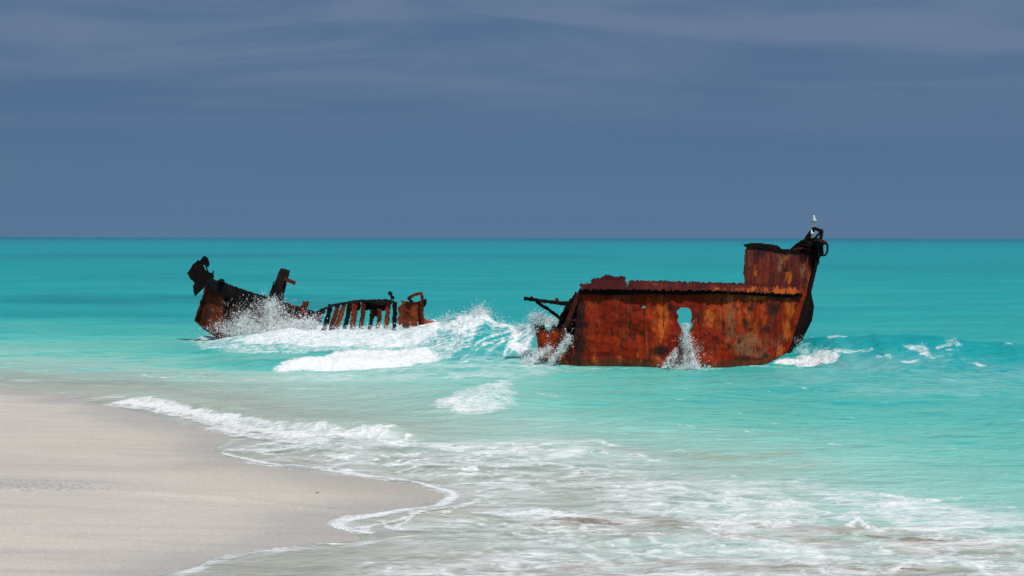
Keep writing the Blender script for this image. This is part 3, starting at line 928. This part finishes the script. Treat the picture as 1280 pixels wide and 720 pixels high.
# starboard side further aft, broken down low, and the decks between
plate('starboard_plating', [(900, 372), (990, 362), (985, 392), (975, 425), (960, 470), (905, 470), (912, 420), (904, 395)], lambda a, b: 55.9 + 0 * a, .09, M_DARK, bow, rag=1.5, dent=.08, seed=6, cell=1.5)
zd = 2.62
dk = [np.array([one(a, 365, 51)[0], yh(a, 365) + .1, zd]) for a in np.linspace(732, 1000, 14)]
dk2 = [np.array([p_[0] * 1.075, min(55.8, 55.6 - max(0, i - 10) * .55 + .2 * random.random()), zd - .04]) for i, p_ in enumerate(dk)]
o = strip('deck', [dk, dk2], M_DARK, bow)
zf = one(960, 311, 51.4)[2] - .12
fk = [np.array([one(a, 315, float(yh(a, 315)))[0], float(yh(a, 315)) + .12, zf - (i > 2) * .16]) for i, a in enumerate(np.linspace(933, 1014, 8))]
fk2 = [np.array([one(936 + 77 * i / 7, 315, 55.6 - i * .27)[0], 55.6 - i * .27, p_[2]]) for i, p_ in enumerate(fk)]
strip('forecastle_deck', [fk, fk2], M_DARK, bow)
plate('forecastle_plating', [(934, 314), (1000, 320), (995, 366), (934, 366)], lambda a, b: np.interp(a, [934, 1005], [55.7, 53.9]), .08, M_FORE, bow, rag=1.0, seed=8, cell=1.5, stains=FST)
bkh = [[one(934.5 + k * .25, v_, y_) for k, y_ in enumerate(np.linspace(51.25, 55.7, 8))] for v_ in np.linspace(312, 362, 6)]
strip('bulkhead', bkh, M_RAIL, bow)
# torn open after end: bulkhead, stub of plating, frames
plate('bulkhead', [(712, 398), (716, 388), (722, 372), (727, 362), (745, 365), (745, 470), (700, 470), (697, 440), (702, 428), (706, 415), (708, 404)],
      lambda a, b: 52.4 + 0 * a, .07, M_DARK, bow, rag=1.3, dent=.15, seed=9, cell=.8)
SST = dict(red=[(690, 440, 25, 18, .9)], orange=[(685, 430, 8, 8, .6), (700, 445, 7, 10, .7), (695, 452, 12, 5, .7)], tan=[(690, 452, 6, 5, .6)], black=[(690, 408, 30, 9, 1), (715, 430, 12, 40, .9)])
plate('hull_plating', [(667, 405), (670, 404.5), (673, 407), (681, 406.5), (682, 412), (686, 415), (690, 408), (693, 405.5), (697, 410), (701, 419), (708, 420), (714, 417), (722, 420), (722, 480),
                       (676, 480), (674, 454), (671.5, 424), (669, 413)],
      lambda a, b: yh(a, b) + .05, .08, M_HULL, bow, rag=.9, dent=.08, stains=SST, seed=10, cell=.7)
bar('frame', [one(727, 362, 51.0), one(721, 374, 51.1), one(716, 386, 51.15), (one(702, 418, 51.3)), one(697, 436, 51.4)], .15, M_RIB, bow, depth=.2)
bar('frame', [one(711, 384, 51.6), one(703, 400, 51.6), one(699, 418, 51.6)], .26, M_DARK, bow, depth=.2)
bar('frame', [one(724, 368, 52.2), one(711, 386, 52.2), one(709, 410, 52.2)], .30, M_DARK, bow, depth=.2)
bar('girder', [one(655.5, 373, 51.4), one(672, 375.5, 51.3), one(700, 379, 51.2), one(721, 381.5, 51.2)], .125, M_DARK, bow, depth=.22)
bar('girder', [one(664, 371, 51.5), one(668, 374, 51.4), one(690, 378, 51.3), one(718, 377.5, 51.25)], .06, M_DARK, bow, depth=.1)
bar('brace', [one(670, 377, 51.35), one(686, 387, 51.35), one(702.5, 399.5, 51.4)], .11, M_DARK, bow, depth=.12)
bar('bracket', [one(695, 379, 51.15), one(697, 374.5, 51.1), one(694, 373.5, 51.1)], .09, M_RAIL, bow, depth=.1)
bar('bracket', [one(712, 379, 51.15), one(712.4, 374.5, 51.1)], .05, M_DARK, bow, depth=.1)
# foredeck machinery and the frame above it
plate('windlass', [(992, 312), (995, 309), (1000, 304.5), (1006, 300.5), (1013, 298.5), (1020, 296.5), (1026, 300), (1029, 304), (1030, 317), (1025, 322), (1023, 331), (1019, 332), (1016, 327), (1014, 316), (1003, 314)],
      lambda a, b: 53.1 + 0 * a, .7, M_DARK, bow, rag=.8, dent=.15, seed=12, cell=.6)
blob('windlass_drum', 1008, 306.5, 53.0, .22, .5, .15, M_DARK, bow, 3)
blob('windlass_drum', 1021, 303, 53.1, .17, .45, .16, M_GREY, bow, 5)
bar('chain_pipe', [one(1024, 319, 52.95), one(1021.5, 310, 52.9), one(1025, 303, 52.9)], .07, M_GREY, bow)
bar('crossbar', [one(991, 311.5, 52.7), one(1003, 310, 52.7), one(1013, 312.5, 52.8)], .06, M_RAIL, bow)
AF = [one(1005, 302, 53.0), one(1011, 293, 53.0), one(1017.3, 285, 53.0), one(1027.3, 288.7, 53.1), one(1026.5, 295, 53.1), one(1025, 302, 53.1)]
bar('bow_frame', AF, .10, M_DARK, bow, depth=.12, rough=.05)
bar('bow_frame', [one(1008, 301, 53.7), one(1018.5, 286, 53.7), one(1027.0, 289.6, 53.7), one(1025.6, 302, 53.7)], .08, M_DARK, bow, depth=.1, rough=.05)
bar('crossbar', [one(1027.3, 288.7, 53.1), one(1022, 294, 53.1), one(1018, 299, 53.1)], .07, M_DARK, bow)
# fairlead ring
th = np.linspace(0, 2 * math.pi, 29)
bar('fairlead_ring', [one(1029.5 + 5.0 * math.cos(a), 310.5 + 9.0 * math.sin(a), 53.2 + .25 * math.cos(a)) for a in th], .065, M_DARK, bow, rough=.03)
blob('shackle', 1029.5, 303, 53.0, .11, .13, .09, M_RAIL, bow, 8)

# ------------------------------------------------------------------ stern half
stern = empty('ship_wreck', tuple(P(np.array([390.]), np.array([420.]), np.array([61.5]))[0] * np.array([1, 1, 0])))
tag(stern, 'black skeletal half of a wrecked ship with bare ribs and broken posts', 'shipwreck', 'halves of the broken shipwreck')


def yl(px, py):
    return np.interp(px, [235, 262, 300, 400, 545], [63.6, 62.6, 62.0, 61.2, 60.4]) + 0 * np.asarray(py, float)


plate('hull_plating', [(259, 356), (283, 362), (320, 370), (360, 379), (399, 391), (397, 402), (392, 416), (388, 435), (290, 440), (271, 420), (258, 411), (245, 400), (248, 390), (252.5, 378), (255.5, 369)],
      yl, .08, M_STERN, stern, rag=.6, dent=.10, seed=21, cell=.9)
plate('bulwark', [(257, 352), (263, 347), (268, 350), (273, 350.5), (275, 348.5), (277, 352.5), (290, 357), (303, 361.5), (313, 365), (335, 371.5), (352, 377), (373, 386), (398, 391.5), (396, 398),
                  (372, 392), (350, 388), (330, 385), (305, 377), (283, 370), (259, 360)],
      lambda a, b: yl(a, b) - .14, .16, M_GREY, stern, rag=.7, dent=.06, seed=22, cell=.8)
rz_ = [(258.5, 360.5), (283, 370.5), (305, 377.5), (330, 385), (352, 389), (374, 393.5), (396, 399)]
bar('rubbing_strake', [one(a, b, float(yl(a, b)) - .18) for a, b in rz_], .10, M_DARK, stern, depth=.2)
bar('stem_bar', [one(a, b, float(yl(a, b)) - .05) for a, b in [(258.5, 357), (255.5, 369), (252, 379), (248, 391), (245, 400), (257, 411), (270, 420), (284, 436)]], .11, M_RIB, stern, depth=.18)
blob('fairlead', 252.5, 377.5, 62.6, .09, .12, .09, M_DARK, stern, 2)
for k, (a, b, r_) in enumerate([(312, 372, .28), (277, 352, .12), (372, 391, .12)]):
    blob('bollard', a, b, float(yl(a, b)) - .16, r_, .18, r_ * .85, M_DARK, stern, 11 + k)
for k, (a, b, c_) in enumerate([(288, 372, 396), (294, 373, 392), (301, 376, 398), (307, 378, 392), (283, 371, 402)]):
    bar('frame', [one(a, b, float(yl(a, b)) - .03), one(a - 3, c_, float(yl(a, c_)) - .04)], .09, M_RIB if k % 2 else M_DARK, stern, depth=.12)
plate('torn_plate', [(233.5, 341), (240, 332), (247.5, 325), (249, 327), (252, 323), (255, 320), (259, 323), (260.5, 326.5), (260.6, 333), (258, 334), (259, 338), (261, 341), (265, 341), (267, 346), (263, 350),
                     (258.5, 354), (255.5, 358), (249, 365), (243.5, 370), (241.5, 364), (241, 359), (243, 354), (241, 351), (237.5, 348.5), (236, 345)],
      lambda a, b: 63.1 + (a - 250) * -.012, .16, M_DARK, stern, holes=[[(253.5, 332), (255, 330.5), (257, 334.5), (258.5, 338), (256.5, 338)]], rag=.7, dent=.05, seed=23, cell=.5)
bar('stay', [one(264, 352, 62.8), one(267, 338.5, 62.9)], .05, M_DARK, stern)
# post with an arm
plate('post', [(334, 372), (339, 362), (343, 355), (346.5, 345), (349, 338.5), (351, 335.5), (356, 336.5), (361, 338.5), (359.5, 344), (358, 349), (355, 361), (352, 377), (344, 378)],
      lambda a, b: 61.4 + 0 * a, .42, M_GREY, stern, rag=.4, dent=.05, seed=24, cell=.6)
bar('arm', [one(356, 348.5, 61.3), one(362, 351, 61.3), one(369, 354.3, 61.3)], .15, M_RIB, stern, depth=.16)
bar('bracket', [one(346, 352, 61.3), one(342, 353, 61.3), one(341, 358, 61.3), one(338, 366, 61.3)], .045, M_DARK, stern)
plate('stanchion', [(374.5, 384), (378, 381), (378, 376.5), (382, 377.5), (385, 376), (385, 381.5), (383, 384), (382.5, 396), (382, 420), (375, 420), (374.5, 400)],
      lambda a, b: 60.7 + 0 * a, .25, M_RIB, stern, rag=.6, dent=.06, seed=25, cell=.6)
RB = [(404, 386, 392, 409, 6.5), (413, 380.5, 405, 412, 8), (422, 381, 413, 412, 6), (430.5, 378, 421, 412, 6.5), (437, 380, 430.5, 412, 7), (443.5, 376, 440.5, 413, 8.5), (455, 375, 450.5, 413, 6.5),
      (465.5, 386, 461.5, 414, 6.5), (475, 386, 471, 415, 7), (485.5, 378, 481, 416, 7), (493.5, 377.5, 492.5, 416, 6.5), (426, 388, 417, 412, 3.5)]
for k, (a, b, c_, d, wd_) in enumerate(RB):
    y_ = float(yl(a, b)) - .25
    r = random.Random(k)
    pts = [one(a, b, y_), one(a + (c_ - a) * .35 + .5, b + (d - b) * .4, y_ - .05), one(c_, d, y_ - .08), one(c_ - 2, d + 18, y_ - .1)]
    bar('rib', pts, wd_ * 61 / 1800 * (.70 + .20 * r.random()), (M_RIB, M_DARK, M_RIB, M_STERN, M_DARK, M_RIB)[k % 6], stern, depth=.22, rough=.16, taper=(1.0, .85))
plate('side_plate', [(437, 377), (442, 375), (450, 376), (451, 382), (449, 388), (444, 391), (439, 389)], lambda a, b: yl(a, b) - .12, .1, M_STERN, stern, rag=.7, seed=26, cell=.6)
plate('side_plate', [(452.5, 375), (465, 374.5), (480, 374), (489, 374.5), (490, 379), (484, 387), (478, 389), (468, 387.5), (455, 388)], lambda a, b: yl(a, b) - .16, .1, M_GREY, stern, rag=.6, seed=27, cell=.6)
plate('side_plate', [(466, 386), (478, 386), (474, 395), (469, 396), (466, 391)], lambda a, b: yl(a, b) - .1, .08, M_STERN, stern, rag=.5, seed=28, cell=.6)
plate('cleat', [(484.5, 366), (487, 364), (490.5, 366), (490, 369.5), (493, 371), (492, 374.5), (488.5, 374.5), (488, 370), (485.5, 368.5)], lambda a, b: 60.4 + 0 * a, .15, M_DARK, stern, rag=.3, seed=29, cell=.5)
bar('gunwale', [one(395, 391, 60.9), one(404, 387, 60.85), one(414, 382, 60.8), (one(437, 378, 60.7)), one(452, 376, 60.6), one(492, 377, 60.3)], .10, M_GREY, stern, depth=.2)
plate('end_bulkhead', [(497, 385), (501, 381.5), (503, 379), (500, 375.5), (507, 377), (512, 378), (521, 377.5), (528, 376), (528.5, 383), (527.5, 398), (527, 411), (523.5, 419), (518, 426.5), (514, 423.5), (516.5, 416),
                       (512, 412.5), (505, 410), (498, 406), (496, 398), (499, 393), (497.5, 389)],
      lambda a, b: 60.1 + 0 * a, .12, M_STERN, stern, rag=.8, dent=.18, seed=30, cell=.6)
bar('davit', [one(511, 374, 59.95), one(512.5, 371.5, 59.9), one(519, 368, 59.9), one(526.5, 366.5, 59.9), one(527.8, 372, 59.9), one(527.6, 390, 59.9), one(527, 412, 59.9)], .12, M_RIB, stern, depth=.16)
bar('bracket', [one(511, 371, 59.9), one(513, 376, 59.9), one(516, 377.5, 59.9)], .12, M_DARK, stern)
plate('side_plate', [(529, 375), (532.5, 373), (533, 380), (530.5, 384), (528.5, 382)], lambda a, b: 59.9 + 0 * a, .14, M_DARK, stern, rag=.3, seed=31, cell=.5)
plate('girder_stump', [(527, 397.5), (531, 397.5), (532, 401), (536, 399.5), (540, 401), (544, 402), (544.5, 406), (540, 408), (533, 407), (528, 409)], lambda a, b: 60 + 0 * a, .3, M_HULL, stern, rag=.6, seed=32, cell=.6)
bar('frame', [one(519, 402, 59.95), one(521, 415, 59.9), one(516, 427, 59.85)], .2, M_STERN, stern, depth=.15)
plate('port_plating', [(262, 368), (300, 374), (350, 392), (392, 402), (385, 440), (285, 440), (266, 412)], lambda a, b: 65.2 + 0 * a, .08, M_DARK, stern, rag=1.2, seed=33, cell=1.5)
dk = [np.array([one(a, 380, 62)[0], float(yl(a, 380)) + .1, float(one(a, np.interp(a, [262, 396], [366, 402]), 62)[2])]) for a in np.linspace(264, 394, 9)]
strip('deck', [dk, [p_ + np.array([0, 2.9, -.1]) for p_ in dk]], M_DARK, stern)

# ------------------------------------------------------------------ spray and falling white water
spray, n = new_mat('white_spray')
d_ = n.n('ShaderNodeBsdfDiffuse', i_Color=(.88, .9, .9, 1))
t_ = n.n('ShaderNodeBsdfTranslucent', i_Color=(.85, .9, .9, 1))
n.n('ShaderNodeOutputMaterial', i_0=n.n('ShaderNodeMixShader', i_0=.5, i_1=d_.outputs[0], i_2=t_.outputs[0]).outputs[0])
OCT = np.array([(1, 0, 0), (-1, 0, 0), (0, 1, 0), (0, -1, 0), (0, 0, 1), (0, 0, -1)], float)
OF = np.array([(0, 2, 4), (2, 1, 4), (1, 3, 4), (3, 0, 4), (2, 0, 5), (1, 2, 5), (3, 1, 5), (0, 3, 5)])


def drops(name, clouds, label):
    """clouds: (px, py, sx, sy, distance, depth spread, count, drop radius)"""
    C, R = [], []
    for (px, py, sx, sy, Y, sd, cnt, rad) in clouds:
        cnt = int(cnt * 5.0)
        # half of it an uneven mist, half threads of drops thrown along arcs
        k = max(4, cnt // 22)
        cxp, cyp, cY = RNG.normal(px, sx, k), RNG.normal(py, sy, k), Y + RNG.normal(0, sd, k)
        ang, ln_ = RNG.normal(-1.57, .8, k), RNG.gamma(2.2, 3.0, k)
        w_ = RNG.integers(0, k, cnt)
        t = RNG.random(cnt)
        mist = RNG.random(cnt) < .5
        ex = np.where(mist, RNG.normal(0, 3.2, cnt), np.cos(ang[w_]) * ln_[w_] * t + RNG.normal(0, .5, cnt))
        ey = np.where(mist, RNG.normal(0, 3.2, cnt), np.sin(ang[w_]) * ln_[w_] * t + RNG.normal(0, .5, cnt) + 2 * t * t)
        p = P(cxp[w_] + ex, cyp[w_] + ey, cY[w_] + RNG.normal(0, .05, cnt))
        C.append(p)
        R.append(rad * .24 * RNG.lognormal(-.3, .55, cnt))
    C, R = np.vstack(C), np.concatenate(R)
    ok = C[:, 2] > -.1
    C, R = C[ok], np.minimum(R[ok], .03)
    N = len(C)
    sq = 1 + RNG.random((N, 1, 3)) * .6
    V = (C[:, None, :] + OCT[None] * R[:, None, None] * sq).reshape(-1, 3)
    Fc = (OF[None] + 6 * np.arange(N)[:, None, None]).reshape(-1, 3)
    o = mesh_obj(name, V, Fc.tolist(), spray)
    tag(o, label, 'spray', None, 'stuff')
    return o


veil_m, n = new_mat('falling_water')
vn1 = n.noise(n.pos((2.6, 2.6, 1.1)), 2.2, 6, .7, .9)
vn2 = n.noise(n.pos((1, 1, .6), (3, 3, 3)), 9, 4, .7, .5)
al = n.m('MULTIPLY', n.sm(n.m('ADD', n.m('MULTIPLY', vn1, .6), n.m('MULTIPLY', vn2, .4)), .40, .58), n.attr('body'))
vc = n.mix(n.sm(vn2, .35, .65), (.52, .58, .60), (.86, .88, .88))
vb = n.n('ShaderNodeBump', i_Strength=.8, i_Distance=.08, i_Height=vn2).outputs[0]
vd = n.n('ShaderNodeMixShader', i_0=.35, i_1=n.n('ShaderNodeBsdfDiffuse', i_Color=vc, i_Normal=vb).outputs[0], i_2=n.n('ShaderNodeBsdfTranslucent', i_Color=(.8, .86, .87, 1)).outputs[0])
n.n('ShaderNodeOutputMaterial', i_0=n.n('ShaderNodeMixShader', i_0=al, i_1=n.n('ShaderNodeBsdfTransparent').outputs[0], i_2=vd.outputs[0]).outputs[0])


def fall(path, Y, label, bulge=.12, y1=None):
    """curved sheet of water tumbling along a path of (px, py, half width px)"""
    path = smooth_line(path, 8)
    V, A, Fc = [], [], []
    k = 25
    for i, (px, py, hw) in enumerate(path):
        f = i / (len(path) - 1)
        Yi = Y + ((y1 or Y) - Y) * f
        for j in range(k):
            u = -1 + 2 * j / (k - 1)
            q = one(px + u * hw, py, Yi)
            e = fbm(np.array([px * .12 + u * hw * .25]), np.array([py * .12]), 3, 3)[0]
            q[1] -= bulge * (1 - u * u) + (e - .5) * .18
            V.append(q)
            A.append(min(1.0, 1.7 * (1 - abs(u) ** 2.2)) * min(1, f * 6 + .4))
            if i and j:
                o = i * k + j
                Fc.append((o - k - 1, o - 1, o, o - k))
    o = mesh_obj('white_water', V, Fc, veil_m, None, True, dict(body=A))
    tag(o, label, 'white water', None, 'stuff')
    return o


fall([(856.5, 403, 7), (857, 411, 6), (856.5, 420, 3), (858, 428, 6), (860, 440, 8), (862, 450, 10), (865, 461, 14)], 50.45, 'white water spilling from the hole down the rust red hull', .12, 50.15)
fall([(338, 378, 3), (339, 386, 7), (341, 396, 12), (345, 408, 18), (348, 420, 24)], 61.3, 'torn sheet of white water bursting up beside the bare post', .3, 60.6)
fall([(306, 392, 5), (308, 400, 12), (310, 408, 20), (312, 420, 28)], 61.7, 'thin torn sheet of white water against the dark streaked plating', .2, 61.2)
fall([(366, 398, 6), (368, 405, 12), (370, 418, 18)], 60.5, 'white water heaping up between the bare post and the ribs', .2, 60.0)
fall([(846, 434, 3), (843, 442, 6), (838, 450, 8), (834, 460, 9)], 50.42, 'thin veil of water running down left of the spill from the hole', .05, 50.3)
fall([(713, 419, 4), (707, 428, 7), (701, 438, 7), (694, 447, 6), (687, 457, 6)], 51.1, 'white water draining through the torn open end of the hull', .12, 50.9)
fall([(692, 433, 3), (681, 438, 6), (670, 447, 9), (661, 457, 11)], 51.5, 'white water falling in front of the torn plate stub', .3, 51.0)


def ribbon_drops(path, cnt, rad, Y, sd=.15):
    """path of (px, py, half width px) -> clouds along it"""
    path = np.array(path, float)
    out = []
    for i in range(len(path) - 1):
        for t in np.linspace(0, 1, 4)[:-1]:
            q = path[i] * (1 - t) + path[i + 1] * t
            out.append((q[0], q[1], q[2] * .5, 2.2, Y, sd, int(cnt / (3 * (len(path) - 1))), rad))
    return out


drops('sea_spray', [
    (338, 390, 7, 8, 61.2, .4, 800, .032), (340, 381, 3.5, 4, 61.2, .3, 350, .03), (322, 400, 12, 8, 61.0, .4, 650, .03), (352, 402, 9, 8, 60.8, .4, 600, .032), (300, 408, 14, 6, 61.2, .4, 650, .024),
    (280, 411, 10, 5, 61.5, .4, 350, .02), (330, 414, 28, 4, 60.4, .5, 1500, .032), (368, 408, 10, 7, 60, .4, 500, .03), (310, 392, 16, 8, 61.3, .4, 500, .02), (345, 388, 12, 10, 61, .5, 300, .022),
    (386, 405, 8, 5, 59.6, .4, 700, .035)],
    'burst of white spray thrown up against the dark hull with the bare post')
drops('sea_spray', [
    (600, 392, 5, 3, 56.8, .4, 800, .03), (592, 397, 10, 2.5, 56.8, .4, 600, .028), (570, 400, 14, 2, 57, .4, 500, .026), (622, 405, 8, 2, 56, .3, 250, .024), (648, 410, 9, 2, 55, .3, 300, .024),
    (440, 413, 40, 2, 58, .4, 900, .026), (500, 415, 25, 2, 57.6, .4, 500, .026), (545, 440, 6, 4, 52.5, .4, 200, .018), (605, 388, 5, 4, 56.8, .4, 120, .018)],
    'white spray flying off the breaking crest between the two halves of the wreck')
drops('sea_spray', [
    (672, 399, 5, 3, 51.9, .3, 450, .032), (690, 402, 8, 3, 52.2, .3, 450, .026), (668, 410, 3, 6, 52, .2, 250, .03), (686, 413, 6, 5, 52, .3, 260, .022)]
      + ribbon_drops([(712, 421, 3), (706, 430, 6), (700, 440, 5), (692, 449, 4), (687, 455, 4)], 420, .03, 51.0)
      + ribbon_drops([(688, 437, 3), (672, 442, 7), (660, 450, 9), (655, 456, 9)], 600, .03, 51.2),
    'white water pouring around the torn open end of the rust red wreck')
drops('sea_spray', ribbon_drops([(857, 420, 3), (858, 430, 5), (860, 440, 7), (862, 450, 8), (865, 459, 11)], 420, .03, 50.35)
      + [(848, 448, 5, 5, 50.3, .2, 90, .022), (872, 437, 4, 4, 50.3, .2, 90, .022), (840, 453, 4, 4, 50.3, .2, 60, .02), (860, 460, 14, 2, 50.1, .3, 500, .03), (858, 426, 3, 7, 50.3, .15, 200, .026)],
      'white water spilling down from the hole in the rust red hull')
drops('sea_spray', [(1030, 444, 10, 2.5, 51, .4, 200, .028), (1000, 438, 4, 6, 52.4, .3, 200, .02), (1190, 429, 4, 2, 51.6, .3, 200, .022), (1150, 438, 8, 3, 51, .4, 160, .02), (1018, 442, 12, 4, 51.2, .4, 220, .02)],
      'white spray of the wash beside the sharp bow of the rust red wreck')
drops('sea_spray', [(300, 532, 20, 4, 35, .3, 350, .016), (390, 540, 14, 3, 33.6, .3, 350, .016), (230, 512, 25, 3, 38.5, .3, 300, .016), (440, 537, 10, 2, 33.6, .2, 160, .014)],
      'low white spray along the small wave breaking onto the beach')


# ------------------------------------------------------------------ gulls
white_f, n = new_mat('white_feathers')
n.n('ShaderNodeOutputMaterial', i_0=n.n('ShaderNodeBsdfPrincipled', i_Base_Color=n.mix(n.noise(n.pos(), 40, 3), (.80, .80, .80), (.88, .88, .87)), i_Roughness=.7).outputs[0])
grey_f, n = new_mat('grey_feathers')
n.n('ShaderNodeOutputMaterial', i_0=n.n('ShaderNodeBsdfPrincipled', i_Base_Color=n.mix(n.noise(n.pos(), 40, 3), (.36, .38, .41), (.46, .48, .5)), i_Roughness=.7).outputs[0])
beak_m, n = new_mat('yellow_horn')
n.n('ShaderNodeOutputMaterial', i_0=n.n('ShaderNodeBsdfPrincipled', i_Base_Color=n.mix(n.noise(n.pos(), 60, 2), (.45, .22, .03), (.5, .28, .05)), i_Roughness=.5).outputs[0])
eye_m, n = new_mat('dark_eye')
n.n('ShaderNodeOutputMaterial', i_0=n.n('ShaderNodeBsdfPrincipled', i_Base_Color=n.mix(n.noise(n.pos(), 90, 2), (.01, .01, .01), (.02, .018, .015)), i_Roughness=.25).outputs[0])


def loft(name, rings, mat, parent, k=14):
    """rings: centre (x,y,z), half width, half height, tilt about x"""
    V, Fc = [], []
    for (c, a, b, tilt) in rings:
        for i in range(k):
            t = 2 * math.pi * i / k
            u, v = a * math.cos(t), b * math.sin(t)
            V.append((c[0] + u, c[1] + v * math.sin(tilt), c[2] + v * math.cos(tilt)))
    for j in range(len(rings) - 1):
        for i in range(k):
            Fc.append((j * k + i, j * k + (i + 1) % k, (j + 1) * k + (i + 1) % k, (j + 1) * k + i))
    Fc += [tuple(reversed(range(k))), tuple((len(rings) - 1) * k + i for i in range(k))]
    o = mesh_obj(name, V, Fc, mat, None, True)
    o.parent = parent
    md = o.modifiers.new('smooth', 'SUBSURF')
    md.levels = md.render_levels = 1
    return o


def gull(loc, rz, s, label):
    g = empty('gull', loc)
    g.rotation_euler = (0, 0, rz)
    g.scale = (s, s, s)
    tag(g, label, 'gull', 'gulls perched on the bow')
    # tail, back, breast, neck, head in one body; the bird looks along -Y
    b = loft('body', [((0, .20, .13), .02, .006, .1), ((0, .15, .145), .035, .018, .2), ((0, .08, .17), .062, .045, .5), ((0, .02, .19), .078, .066, .8), ((0, -.035, .215), .074, .064, 1.0),
                      ((0, -.065, .255), .052, .048, 1.2), ((0, -.075, .29), .036, .036, 1.4), ((0, -.08, .315), .034, .036, 1.5), ((0, -.085, .345), .033, .036, 1.5), ((0, -.085, .368), .022, .025, 1.5),
                      ((0, -.085, .377), .006, .008, 1.5)], white_f, g)
    loft('beak', [((0, -.115, .342), .012, .013, .1), ((0, -.145, .338), .009, .009, .1), ((0, -.165, .328), .003, .004, .1)], beak_m, g, 8)
    for sx in (-1, 1):
        loft('eye', [((sx * .029, -.098, .352), .001, .001, 0), ((sx * .032, -.098, .352), .0035, .005, 0), ((sx * .034, -.098, .352), .001, .001, 0)], eye_m, g, 6)
        loft('wing', [((sx * .070, -.03, .235), .008, .02, .9), ((sx * .080, 0, .225), .013, .05, .8), ((sx * .074, .07, .19), .012, .05, .5), ((sx * .05, .16, .155), .010, .028, .3), ((sx * .025, .25, .13), .005, .008, .2)],
             grey_f, g, 10)
        loft('leg', [((sx * .028, .02, .15), .012, .012, 1.57), ((sx * .028, .012, .09), .007, .007, 1.57), ((sx * .028, .015, .012), .006, .006, 1.57), ((sx * .028, -.005, .004), .018, .018, 1.57),
                     ((sx * .028, -.012, 0), .022, .022, 1.57)], beak_m, g, 8)
    return g


gp = one(1017.3, 283.3, 53.0)
gull(tuple(gp), math.radians(-14), 1.1, 'white gull standing on the very top of the iron frame above the bow')
gp = one(1015, 297.6, 52.95)
gull(tuple(gp), math.radians(-30), .82, 'white gull crouching lower down inside the open iron frame')

# ------------------------------------------------------------------ rocks and a pebble
rock_m, n = new_mat('wet_beach_rock')
rc = n.ramp(n.noise(n.pos(), 4, 7, .7, .4), [(.3, (.16, .14, .12)), (.5, (.29, .255, .215)), (.7, (.42, .38, .33))])
rb = n.n('ShaderNodeBump', i_Strength=.9, i_Distance=.05, i_Height=n.noise(n.pos(), 9, 6, .7)).outputs[0]
n.n('ShaderNodeOutputMaterial', i_0=n.n('ShaderNodeBsdfPrincipled', i_Base_Color=rc, i_Normal=rb, i_Roughness=.5).outputs[0])


def ledge(px0, py0, px1, py1, wid, hgt, label, seed):
    a, b = G([px0, px1], [py0, py1])
    u = np.linspace(0, 1, 150)[:, None]
    v = np.linspace(-1, 1, 40)[None, :]
    x = a[0] + (b[0] - a[0]) * u + 0 * v
    y = a[1] + (b[1] - a[1]) * u + v * wid * (.5 + 1.0 * fbm(u * 6 + seed, u * 0 + 2, 1, 3))
    y = y + (fbm(u * 4 + seed, u * 0 + 7, 2, 3) - .5) * wid * 1.5
    env = np.clip(1 - v ** 2, 0, 1) ** .6 * np.clip(np.sin(np.pi * np.clip(u, 0, 1)), 0, 1) ** .35
    z = bed(x, y)[0] - .05
    top = .006 + hgt * (fbm(x * 2.6, y * 5, seed, 5) - .40) * 3.2
    z = z + (np.maximum(top, z) - z) * env
    o = grid_obj('rock_ledge', x, y, z, rock_m, {})
    tag(o, label, 'rock', 'low rock ledges awash in the shallows')


ledge(985, 655, 1250, 686, .42, .05, 'long low brown rock ledge awash at the right below the foam line', 3)
ledge(1015, 702, 1200, 718, .30, .05, 'dark low rock ledge awash at the bottom edge of the picture', 4)
ledge(670, 646, 820, 660, .34, .04, 'short dark rock ledge awash in the middle of the shallows', 5)
pe = G([397], [619])[0]
pz = float(bed(np.array([pe[0]]), np.array([pe[1]]))[0][0])
o = blob('pebble', 397, 619, pe[1], .03, .03, .022, rock_m, None, 4, .2, 2)
me = o.data
off = pz + .012 - sum(v.co.z for v in me.vertices) / len(me.vertices)
for v in me.vertices: v.co.z += off
tag(o, 'tiny dark pebble lying alone on the pale sand spit', 'pebble')

# ------------------------------------------------------------------ pieces that belong to a part
def nest(root, part, kids):
    ch = [o for o in root.children if o.type == 'MESH']
    par = [o for o in ch if o.name.split('.')[0] == part][0]
    for o in ch:
        if o.name.split('.')[0] in kids and o is not par:
            o.parent = par
            o.matrix_parent_inverse = Matrix.Identity(4)


nest(bow, 'windlass', ('windlass_drum', 'chain_pipe'))
nest(bow, 'fairlead_ring', ('shackle',))
nest(bow, 'girder', ('brace', 'bracket'))
nest(stern, 'bulwark', ('bollard', 'rubbing_strake'))
nest(stern, 'torn_plate', ('stay',))
nest(stern, 'post', ('arm', 'bracket'))

# ------------------------------------------------------------------ render settings
S.render.engine = 'CYCLES'
S.cycles.use_denoising = True
S.cycles.max_bounces = 6
S.cycles.transparent_max_bounces = 8
S.cycles.caustics_reflective = False
S.cycles.caustics_refractive = False
vs = S.view_settings
vs.view_transform = 'Standard'
vs.look = 'None'
vs.exposure = 0.0
vs.gamma = 1.0
vs.use_curve_mapping = False
